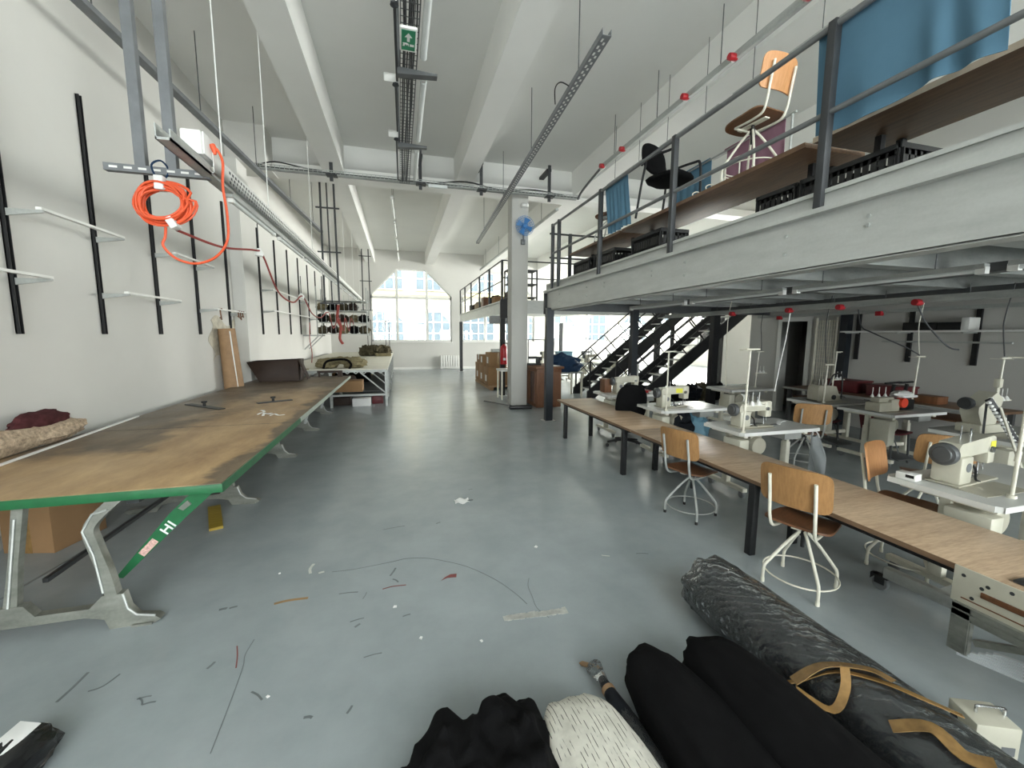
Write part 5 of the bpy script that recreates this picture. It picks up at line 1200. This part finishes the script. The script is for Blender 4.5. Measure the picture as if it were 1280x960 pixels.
# ---------------------------------------------------------------- by the column
fx = thing('fire_extinguisher', 'red fire extinguisher hanging on the dark post left of the column', 'fire extinguisher', (3.0, 11.93, .98))
B().lathe([(.0, 0), (.1, 0), (.105, .02), (.105, .46), (.09, .53), (.045, .57), (.03, .6), (.0, .6)], 24).build('cylinder', REDEXT, fx)
B().box(-.03, -.04, .6, .03, .04, .66, .006).bar((0, 0, .66), (-.13, -.02, .72), .025, .012).bar((0, 0, .64), (-.12, -.02, .64), .022, .01).build('valve', BLACKP, fx)
B().tube(catmull([(.04, 0, .63), (.13, 0, .6), (.17, -.02, .4), (.15, -.02, .15), (.13, -.02, .1)], 6), .013, 8).tube(catmull([(0, 0, .66), (-.03, 0, .86), (.02, 0, 1.0), (.07, 0, .95), (.1, 0, .7)], 5), .009, 6).build('hose', BLACKP, fx)
B().box(-.04, -.109, .12, .04, -.1, .19).build('label_plate', PAPER, fx)
fa = thing('wall_fan', 'blue wall fan mounted high on the white column', 'fan', (3.08, 10.12, 4.55))
for r_ in (.08, .14, .19, .235): B().tube([(r_*math.cos(a), -.02, r_*math.sin(a)) for a in [q*PI/16 for q in range(32)]], .005, 6, True).build('guard_ring', BLUEFAN, fa)
f = B()
for k in range(24):
    a = 2*PI*k/24; f.tube([(.03*math.cos(a), -.035, .03*math.sin(a)), (.14*math.cos(a), -.045, .14*math.sin(a)), (.235*math.cos(a), -.02, .235*math.sin(a)), (.18*math.cos(a), .06, .18*math.sin(a)), (.05*math.cos(a), .08, .05*math.sin(a))], .003, 5)
f.build('guard_cage', BLUEFAN, fa)
for k in range(4):
    a = 2*PI*k/4+.4
    B().at(0, .01, 0, 0, 0, a).sheet(lambda u, v: (.03+.17*u, .03*(v-.5), (.1*(v-.5))*(.5+u)), 8, 6, .005).build('blade', BLUEFAN, fa)
B().lathe([(.0, -.03), (.05, -.03), (.06, .02), (.06, .12), (.0, .14)], 16, ax='Y').build('motor', BLUEFAN, fa)
B().bar((0, .1, 0), (0, .1, -.35), .03).box(-.05, .11, -.42, .05, .18, -.3).build('mount', GREYP, fa)
tag(B().lathe([(.0, 0), (.09, 0), (.1, .05), (.07, .1), (.0, .1)], 18, (3.1, 10.2, 5.02)).box(3.07, 10.2, 5.05, 3.13, 10.3, 5.1).build('smoke_alarm', BRIGHTW), 'small round white alarm on the column above the fan', 'alarm')
sw = thing('floor_broom', 'black broom head with handle lying on the floor at the column foot', 'broom', (2.98, 9.75, 0))
B().at(-.1, .0, 0, R(-8)).box(-.28, -.07, .0, .3, .07, .09, .03).build('bristle_head', BLACKP, sw); B().cyl((-.2, .03, .06), (-.75, 1.35, .02), .016, n=8).build('handle', STEELG, sw)
st = thing('small_shelf', 'white shelf bracket unit between the dark post and the white column', 'shelf', (2.9, 11.2, 0))
B().box(-.16, 0, .82, .25, .6, .87, .004).build('board', BRIGHTW, st)
for (x_, y) in ((-.12, .05), (.21, .05), (-.12, .55), (.21, .55)): B().box(x_-.02, y-.02, 0, x_+.02, y+.02, .82).build('leg', WHITEM, st)
# cartons stacked by the far mezzanine
pl = thing('pallet', 'wooden pallet under the carton stack by the dark post', 'pallet', (3.35, 14.2, 0))
for k in range(5): B().box(-.42, -.9+k*.6, .1, .5, -.55+k*.6, .125).build('board', KRAFT, pl)
for x_ in (-.4, 0, .42): B().box(x_-.05, -.9, 0, x_+.05, 2.0, .1).build('bearer', KRAFT, pl)
cg = [(3.2, 14.0, .125, .32, .4, .62), (3.2, 14.85, .125, .32, .4, .6), (3.25, 15.75, .125, .35, .42, .66), (3.25, 14.05, .746, .3, .36, .5), (3.2, 14.9, .726, .3, .4, .4), (3.7, 14.1, .125, .16, .4, .55), (3.25, 15.75, .786, .3, .36, .3)]
cl_ = ['cardboard carton at the front bottom of the pallet stack', 'cardboard carton second along the bottom of the pallet stack', 'cardboard carton at the rear bottom of the pallet stack', 'cardboard carton on top at the front of the pallet stack', 'cardboard carton on top in the middle of the pallet stack', 'narrow carton beside the front of the pallet stack', 'low carton on top at the rear of the pallet stack']
for g, lb in zip(cg, cl_):
    o = thing('cardboard_box', lb, 'box', (g[0], g[1], g[2]))
    B().box(-g[3], -g[4], 0, g[3], g[4], g[5], .004).build('carton', CARD, o); B().box(-.03, -g[4]-.001, 0, .03, -g[4], g[5]).build('seam_tape', TAPE, o); B().box(-g[3]-.001, -.12, .12, -g[3], .12, .34).build('shipping_label', PAPER, o)
tag(B().box(3.1, 13.95, 1.25, 3.45, 14.2, 1.36, .01).build('white_gadget', GALV), 'small grey device on top of the pallet stack', 'device')
ra = thing('radiator', 'white low radiator under the far window right of the aisle', 'radiator', (2.1, 22.33, 0))
for k in range(9): B().box(k*.13, -.05, .12, k*.13+.1, .05, .75, .02).build('fin', BRIGHTW, ra)
B().box(-.02, -.04, .05, 1.2, .04, .12).box(.0, .02, .3, 1.15, .14, .36).box(.05, -.03, 0, .1, .03, .1).box(1.05, -.03, 0, 1.1, .03, .1).build('pipe', BRIGHTW, ra)
# wooden cabinet
cbn = thing('wood_cabinet', 'brown panelled wooden counter cabinet right of the white column', 'cabinet', (3.3, 9.55, 0))
B().box(0, .15, .02, .66, 1.3, 1.0, .006).build('body', BROWNWOOD, cbn); B().box(-.05, .1, 1.0, .72, 1.35, 1.06, .01).build('top', BROWNWOOD, cbn)
for k in range(2): 
    B().box(-.015, .2+.55*k, .12, -.0, .68+.55*k, .92).box(-.022, .2+.55*k, .12, -.015, .26+.55*k, .92).box(-.022, .62+.55*k, .12, -.015, .68+.55*k, .92).build('panel', BROWNWOOD, cbn)
B().box(.04, .14, .1, .62, .15, .92).build('front_panel', BROWNWOOD, cbn)
tag(B().at(3.8, 9.9, 1.061, .4).box(-.15, -.1, 0, .15, .1, .012).build('paper_stack', PAPER), 'white papers on top of the wooden cabinet', 'papers')
ms = thing('sewing_machine', 'small dark machine on top of the wooden cabinet', 'sewing machine', (3.4, 10.3, 1.06))
B().box(-.15, -.08, 0, .2, .08, .05, .01).box(.08, -.05, .05, .18, .05, .22, .01).box(-.14, -.04, .17, .1, .04, .23, .012).lathe([(.0, .2), (.05, .2), (.05, .23), (.0, .23)], 14, (0, 0, .17), 'X').build('body', BLACKP, ms)
tp = thing('covered_table', 'low table heaped with a navy blue cover beyond the cabinet', 'table', (4.75, 11.6, 0))
B().box(-.5, -.4, .72, .55, .45, .76).build('tabletop', LAMG, tp)
for x_ in (-.45, .5):
    for y in (-.35, .4): B().box(x_-.025, y-.025, 0, x_+.025, y+.025, .72).build('leg', WHITEM, tp)
tag(B().lump((4.75, 11.6, .94), (.55, .45, .34), 4, .3, 2.5, 30, 20, .762).build('tarp_heap', TARP), 'navy blue cover heaped on the low table past the cabinet', 'cover')
# far machines beyond the stairs
fl = ['far sewing table by the blue box, before the right-hand windows', 'far sewing table left of the stair foot', 'far sewing table behind the stair handrail', 'far sewing table at the back of the hall under the windows', 'far sewing table at the back near the tall windows, rightmost']
for k, (x_, y) in enumerate(((5.6, 15.0), (6.9, 14.6), (8.3, 15.2), (6.3, 18.0), (8.6, 18.4))):
    sewing_table(x_, y, fl[k], top=LAM)
    sewing_machine(x_+.4, y+.3, .781, 'machine on the '+fl[k], m=CREAMD if k % 2 else STEELG, s=1.1)
    thread_stand(x_+.2, y+.08, 'thread stand on the '+fl[k], .95, cones=2, m=STEELD)
lb = thing('storage_bin', 'light blue bin standing on the far sewing table before the windows', 'bin', (6.35, 15.35, .78))
B().box(-.3, -.2, 0, .3, .2, .42, .02).build('bin_body', LBLUE, lb); B().box(-.32, -.22, .4, .32, .22, .43).build('rim', LBLUE, lb)
rk = thing('garment_rack', 'thin wheeled garment rack before the right-hand windows', 'rack', (4.6, 13.6, 0))
for x_ in (-.3, .3): B().bar((x_, 0, .08), (x_, 0, 1.7), .025).bar((x_, -.25, .08), (x_, .25, .08), .03).build('post', STEELG, rk)
B().bar((-.4, 0, 1.7), (.4, 0, 1.7), .025).build('top_bar', STEELG, rk)
for x_ in (-.3, .3):
    for y in (-.22, .22): B().lathe([(.0, -.012), (.03, -.012), (.03, .012), (.0, .012)], 12, (x_, y, .032), 'X').build('caster', GREYP, rk)
dr = thing('roller_blind', 'dark half-lowered blind hanging in front of the second far window', 'blind', (4.85, 21.9, 2.45))
B().box(-.15, 0, 0, 1.3, .03, .75).build('sheet', STEELG, dr); B().cyl((-.2, .015, .78), (1.35, .015, .78), .04).build('roller', STEELG, dr); B().box(-.2, .0, .76, -.17, .58, .8).box(1.32, .0, .76, 1.35, .58, .8).build('bracket', STEELG, dr)
# ---------------------------------------------------------------- foreground: bolts of cloth and loose things
FLO = bpy.data.objects['floor']
def bolt(x, y0, y1, rx, rz, z, m, name, lab, seed=1, amp=.05, e=.7, freq=2.5, dz=0.):
    c = B().lump((0, 0, 0), (rx, (y1-y0)/2, rz), seed, amp, freq, 72, 44, -z+.004, e)
    o = c.build(name, m); o.location = (x, (y0+y1)/2, z); tag(o, lab, 'cloth'); return o
rl = thing('fabric_roll', 'charcoal fabric roll wrapped in clear plastic film on the floor', 'fabric roll', (1.96, 0, 0))
prof = [(.0, 2.08), (.06, 2.1), (.13, 2.09), (.165, 2.04), (.178, 1.95), (.184, 1.6), (.18, 1.2), (.188, .8), (.186, .1), (.0, .1)]
b_ = B().lathe(prof, 44, (0, 0, .195), 'Y'); b_.build('cloth_core', NAVYC, rl)
f = B()
def film(u, v):
    a = 2*PI*u; y = 2.17-2.05*v; r = .199+.006*noise.noise((math.cos(a)*3, math.sin(a)*3, y*6))+.004*noise.noise((math.cos(a)*9, math.sin(a)*9, y*15))
    if v < .06: r *= (.86+.14*v/.06)*(1+.1*math.sin(7*a)*(1-v/.06)); 
    z = .195+r*math.sin(a)
    return (r*math.cos(a), y, max(.004, z))
f.sheet(film, 90, 110, .002).build('plastic_wrap', FILM, rl)['label'] = 'clear wrinkled plastic film'
b_ = B().lump((0, 2.12, .175), (.19, .1, .165), 4, .22, 4, 30, 18, .004); b_.build('film_end', FILM, rl)
bolt(1.17, .1, 1.74, .175, .165, .165, BLACKC, 'cloth_bolt', 'black woollen cloth bolt with rounded end, left of the plastic-wrapped roll', 2)
b2o = bolt(1.47, .05, 1.67, .2, .2, .19, BLACKC, 'cloth_bolt', 'black woollen cloth bolt against the plastic-wrapped roll', 5)
bolt(.7, -.2, 1.56, .225, .15, .15, STRIPE, 'cloth_bolt', 'white cloth bolt with thin broken dark stripes', 8, .05, .62, 2.2)
hp = B()
for (x, y, z, rx, ry, rz, sd, e) in ((.15, 1.3, .1, .18, .3, .21, 3, .75), (.42, 1.32, .1, .15, .31, .22, 6, .75), (.06, 1.2, .06, .17, .32, .17, 9, .85), (.3, 1.15, .1, .28, .36, .22, 12, .8)):
    hp.lump((x, y, z), (rx, ry, rz), sd, .22, 2.6, 40, 26, .004, e)
for p, q, r_ in (((.15, 1.42, .17), (.13, 1.6, .25), .12), ((.36, 1.42, .17), (.33, 1.58, .28), .13), ((-.0, 1.36, .1), (-.06, 1.46, .17), .09)):
    hp.tube([p, Vector(p).lerp(q, .6), q], r_, 14, radii=[r_, r_*.72, .03])
o = hp.build('cloth_heap', BLACKC); md = o.modifiers.new('Remesh', 'REMESH'); md.mode = 'VOXEL'; md.voxel_size = .012; sm_ = o.modifiers.new('Smooth', 'SMOOTH'); sm_.iterations = 6
tag(o, 'crumpled black cloth heap with pointed corners, left of the striped bolt', 'cloth')
pt = thing('plastic_sleeve', 'dark rolled sleeve in clear plastic tied with string, beside the black bolt', 'sleeve', (.97, 0, 0))
path = [(-.0, 1.83, .06), (0, 1.72, .07), (.0, 1.6, .07), (.01, 1.4, .07), (.03, 1.0, .08), (.05, .7, .08)]
pp = catmull(path, 5)
B().tube(pp[4:], .04, 14, radii=[.02+.025*min(1, k/8) for k in range(len(pp)-4)]).build('dark_cloth', NAVYC, pt)
B().tube(pp, .05, 16, radii=[.045-.02*min(1, k/5) if k < 8 else .028+.03*min(1, (k-8)/8) for k in range(len(pp))]).build('plastic_wrap', FILM, pt)
B().lathe([(.026, 1.65), (.034, 1.655), (.034, 1.68), (.026, 1.685)], 16, (0, 0, .07), 'Y').build('string_tie', KRAFT, pt)
tag(B().at(.985, 1.9, .004, R(-35)).prism([(-.05, -.015), (.04, -.02), (.06, .0), (.04, .02), (-.05, .018), (-.065, 0)], 0, .004, 'Z').build('card_tag', KRAFT), 'brown card tag on the floor by the tied plastic sleeve', 'tag')
# brown packing tape lying over the roll
tp = thing('packing_tape', 'torn brown packing tape lying over the wrapped roll and black bolt', 'tape', (0, 0, 0))
def rz(x, y):  # height of the pile's top at x
    h = 0
    if abs(x-1.96) < .2: h = max(h, .195+math.sqrt(max(0, .2**2-(x-1.96)**2)))
    if abs(x-1.48) < .17: h = max(h, .17+.17*(1-abs((x-1.48)/.17)**3)**.33)
    if abs(x-1.17) < .175: h = max(h, .165+.165*(1-abs((x-1.17)/.175)**3)**.33)
    return max(h, .25)+.02
p1 = [(1.36, .92), (1.38, 1.0), (1.42, 1.1), (1.45, 1.2), (1.54, 1.27), (1.66, 1.32), (1.76, 1.31), (1.84, 1.22), (1.92, 1.1), (1.98, .98), (2.05, .9)]
B().ribbon(catmull([(x, y, rz(x, y)+.012*math.sin(7*k)) for k, (x, y) in enumerate(p1)], 5), .026, .004, (0, .3, 1)).build('twisted_strip', TAPE, tp)
p2 = [(1.7, 1.3), (1.82, 1.26), (1.92, 1.15), (1.95, 1.07)]
B().ribbon(catmull([(x, y, rz(x, y)+.008) for x, y in p2], 5), .06, .003, (.3, .1, 1)).build('wide_strip', TAPE, tp)
p3 = [(1.62, 1.22), (1.72, 1.14), (1.8, 1.15), (1.86, 1.2)]
B().ribbon(catmull([(x, y, rz(x, y)+.012) for x, y in p3], 5), .035, .003, (0, 0, 1)).build('loop_strip', TAPE, tp)
p4 = [(1.8, .98), (1.87, .9), (1.86, .8), (1.9, .74)]
B().ribbon(catmull([(x, y, rz(x, y)+.012) for x, y in p4], 5), .05, .003, (-.2, 0, 1)).build('torn_piece', TAPE, tp)
# control box
kb = thing('control_box', 'cream metal control box with handle on the floor at the right', 'control box', (2.36, .99, 0), R(-24))
B().box(0, 0, 0, .17, .14, .19, .008).build('case', CREAM, kb)
B().tube(catmull([(.05, .07, .19), (.05, .07, .212), (.06, .07, .222), (.15, .07, .222), (.16, .07, .212), (.16, .07, .19)], 4), .006, 8).build('handle', CHROME, kb)
B().at(0, 0, 0).cyl((-.0, .1, .13), (-.006, .1, .13), .016, n=16).cyl((-.0, .1, .085), (-.006, .1, .085), .012, n=16).box(-.005, .03, .06, .0, .065, .11).build('socket', BLACKP, kb)
B().box(.1, -.002, .06, .15, 0, .1).build('label_plate', GREYP, kb); B().tube(catmull([(.12, -.0, .04), (.13, -.1, .03), (.2, -.2, .02), (.35, -.3, .02)], 5), .012, 8).tube(catmull([(.08, -.0, .03), (.07, -.1, .02), (.1, -.25, .02)], 5), .01, 8).build('cable', BLACKP, kb)
# black bag bottom left
bg = thing('wrapped_parcel', 'black plastic-wrapped parcel with white label at bottom left on the floor', 'parcel', (-1.6, 2.02, 0), R(-20))
B().lump((0, -.1, .07), (.11, .22, .08), 3, .25, 3, 34, 20, .002, .75).build('black_wrap', mat('glossy_black_film', '1a1b1c', .25, 0, .3, 12), bg)
B().at(-.02, .0, .15, 0, R(8)).box(-.055, -.11, 0, .045, .07, .004, .001).build('white_label', PAPER, bg)
# ------------------------------------------------ marks on the floor (children of the floor)
def mark(name, pts, w, m, th=.0012, jit=0.):
    o = B().ribbon(catmull([(x, y, .0008) for x, y in pts], 4), w*.7, th).build(name, m, FLO); return o
mark('scuff_mark', [(-.561, 3.27), (-.384, 3.266), (-.11, 3.3), (0, 3.32), (.146, 3.292), (.287, 3.214), (.479, 3.066), (.657, 2.837), (.758, 2.635), (.801, 2.509)], .007, SCR_D)
mark('scuff_mark', [(.907, 2.797), (.87, 2.703), (.862, 2.584), (.855, 2.452), (.9, 2.34)], .006, SCR_D)
f = B()
rnd.seed(4)
for k in range(20):
    a = k/20; x = .62+.43*a; y = 2.41-.035*a+.004*rnd.uniform(-1, 1); w = .024+.008*rnd.random()
    f.box(x-.012, y-w, .0003, x+.0125+.004*rnd.random(), y+w*rnd.uniform(.8, 1.1), .0015)
f.build('worn_tape', SCR_W, FLO, merge=False)['label'] = 'worn strip of pale tape stuck on the floor'
mark('scuff_mark', [(-.886, 2.959), (-.8, 2.975), (-.674, 2.97)], .035, SCR_T)['label'] = 'tan scrape'
o = B().prism([(.253, 2.935), (.3, 2.96), (.37, 2.95), (.379, 2.995), (.33, 3.0), (.29, 2.975)], .0002, .0015, 'Z').build('scuff_mark', SCR_R, FLO); o['label'] = 'red-brown chip in the paint'
mark('scuff_mark', [(-.17, 2.94), (-.1, 2.955), (-.004, 2.948)], .014, SCR_R)
mark('scuff_mark', [(-.905, 2.62), (-.915, 2.5), (-.895, 2.4), (-.876, 2.164), (-.86, 1.9)], .006, SCR_D)
mark('scuff_mark', [(-.986, 2.588), (-.955, 2.5), (-.93, 2.405)], .01, SCR_R)
for a, b, w in (((-.47, 2.962), (-.34, 2.951), .012), ((-1.225, 2.985), (-1.18, 2.99), .03), ((-1.165, 2.985), (-1.12, 2.995), .022), ((-.36, 2.634), (-.276, 2.651), .01), ((-.325, 2.575), (-.295, 2.6), .02), ((-.794, 2.21), (-.726, 2.142), .014), ((-1.083, 2.439), (-1.062, 2.485), .02), ((-1.72, 2.395), (-1.7, 2.58), .02), ((-1.335, 2.317), (-1.296, 2.266), .012), ((-1.296, 2.266), (-1.24, 2.27), .012), ((-1.34, 2.31), (-1.28, 2.315), .01), ((-.03, 2.6), (.02, 2.61), .012), ((-.25, 2.3), (-.15, 2.31), .008), ((-.12, 3.1), (-.08, 3.2), .02), ((-.1, 3.05), (-.06, 3.0), .016), ((-.3, 2.86), (-.28, 2.93), .008), ((.3, 3.9), (.34, 3.92), .02), ((.75, 4.7), (.8, 4.71), .02), ((-.5, 1.98), (-.46, 1.97), .02), ((-.3, 1.95), (-.28, 1.99), .016), ((1.9, 2.9), (2.0, 2.87), .008), ((2.2, 1.6), (2.26, 1.57), .015), ((-.2, 3.9), (.0, 3.93), .008)):
    mark('scuff_mark', [a, ((a[0]+b[0])/2+.004, (a[1]+b[1])/2+.004), b], w, SCR_D)
mark('scuff_mark', [(-1.613, 2.431), (-1.56, 2.45), (-1.525, 2.522)], .012, SCR_D)
mark('scuff_mark', [(-.72, 3.29), (-.735, 3.36), (-.72, 3.43)], .03, SCR_W); mark('scuff_mark', [(-.66, 3.28), (-.62, 3.29)], .03, SCR_W)
mark('scuff_mark', [(1.6, 2.95), (1.64, 2.93), (1.66, 2.92)], .02, SCR_W)
mark('floor_joint', [(-2.74, 3.5), (-2.6, 4.9), (-2.55, 8.0)], .03, SCR_D)
for k, (x, y, s) in enumerate(((-.081, 2.712, .022), (.076, 2.368, .02), (-.702, 2.153, .014), (1.107, 3.222, .03), (.43, 2.25, .016), (-.95, 3.35, .014), (-1.68, 2.25, .03))):
    s *= .6
    o = B().at(x, y, 0, k*1.3).prism([(-s, -s*.6), (s*.8, -s*.7), (s, s*.5), (-s*.4, s*.8)], .0003, .006, 'Z').build('paper_crumb', PAPER); tag(o, 'small white crumbs of paper on the open grey floor', 'crumb', 'white crumbs on the floor')
o = B().at(.62, 4.37, 0).sheet(lambda u, v: (-.08+.16*u, -.07+.13*v, .012+.012*math.sin(9*u+4*v)), 8, 8, .003).build('paper_scrap', PAPER); tag(o, 'crumpled white paper scrap in the middle of the aisle floor', 'paper scrap')
o = B().at(.715, 4.38, 0, .3).box(-.03, -.012, 0, .03, .012, .008).build('dark_scrap', SCR_D); tag(o, 'dark scrap beside the white paper in the aisle', 'scrap')
SKY, EXPO = 7.5, -.1
# ---------------------------------------------------------------- daylight, added window lamps and camera
wd = bpy.data.worlds.new('overcast_sky'); S.world = wd; wd.use_nodes = True
nt = wd.node_tree; bg_ = nt.nodes['Background']
tc = nt.nodes.new('ShaderNodeTexCoord'); sx = nt.nodes.new('ShaderNodeSeparateXYZ'); rp = nt.nodes.new('ShaderNodeValToRGB')
nt.links.new(tc.outputs['Generated'], sx.inputs[0]); nt.links.new(sx.outputs['Z'], rp.inputs['Fac'])
rp.color_ramp.elements[0].position = 0; rp.color_ramp.elements[0].color = (.72, .74, .76, 1)
rp.color_ramp.elements[1].position = .6; rp.color_ramp.elements[1].color = (1, 1, 1, 1)
nt.links.new(rp.outputs[0], bg_.inputs[0]); bg_.inputs[1].default_value = SKY
def area(name, loc, rot, sx_, sy_, power=None, portal=False, col=(1, 1, 1)):
    l = bpy.data.lights.new(name, 'AREA'); l.shape = 'RECTANGLE'; l.size = sx_; l.size_y = sy_; l.color = col
    o = bpy.data.objects.new(name, l); COL.objects.link(o); o.location = loc; o.rotation_euler = rot
    if portal: l.cycles.is_portal = True; l.energy = 1
    else: l.energy = power
    return o
for k in range(4):
    area('window_portal', (W0+k*WP+WW/2, YF+.2, 3.36), (R(-90), 0, 0), WW, 3.76, portal=True)
for a, b in BW:
    area('window_daylight', ((a+b)/2, YB-.28, 3.15), (R(90), 0, 0), b-a, 4.9, (380 if a < 3 else 640)*(b-a)/2.5, col=(.97, .99, 1))  # area lamps standing in for daylight through the back windows
for a, b in SW:
    area('window_daylight', (XE+.25, (a+b)/2, 3.3), (0, R(112), 0), 4.6, b-a, 3400*(b-a)/3.6, col=(1, .99, .95))  # lamps added at the unseen side windows, tilted up to brighten the far ceiling
cd = bpy.data.cameras.new('camera'); cam = bpy.data.objects.new('camera', cd); COL.objects.link(cam)
cd.sensor_width = 36; cd.lens = 511.05/1280*36; cd.clip_start = .05; cd.clip_end = 200
yaw, pit, rol = .267045, .119134, -.0044288
fw = Vector((math.sin(yaw)*math.cos(pit), math.cos(yaw)*math.cos(pit), -math.sin(pit))); r0 = Vector((math.cos(yaw), -math.sin(yaw), 0)); d0 = fw.cross(r0)
r1 = r0*math.cos(rol)+d0*math.sin(rol); d1 = d0*math.cos(rol)-r0*math.sin(rol)
cam.matrix_world = Matrix.Translation((0, 0, 1.85)) @ Matrix(((r1.x, -d1.x, -fw.x), (r1.y, -d1.y, -fw.y), (r1.z, -d1.z, -fw.z))).to_4x4()
S.camera = cam
vs = S.view_settings; S.display_settings.display_device = 'sRGB'; vs.view_transform = 'Standard'; vs.look = 'None'; vs.gamma = 1; vs.use_curve_mapping = False; vs.exposure = EXPO
S.cycles.diffuse_bounces = 6; S.cycles.transparent_max_bounces = 12; S.cycles.max_bounces = 12
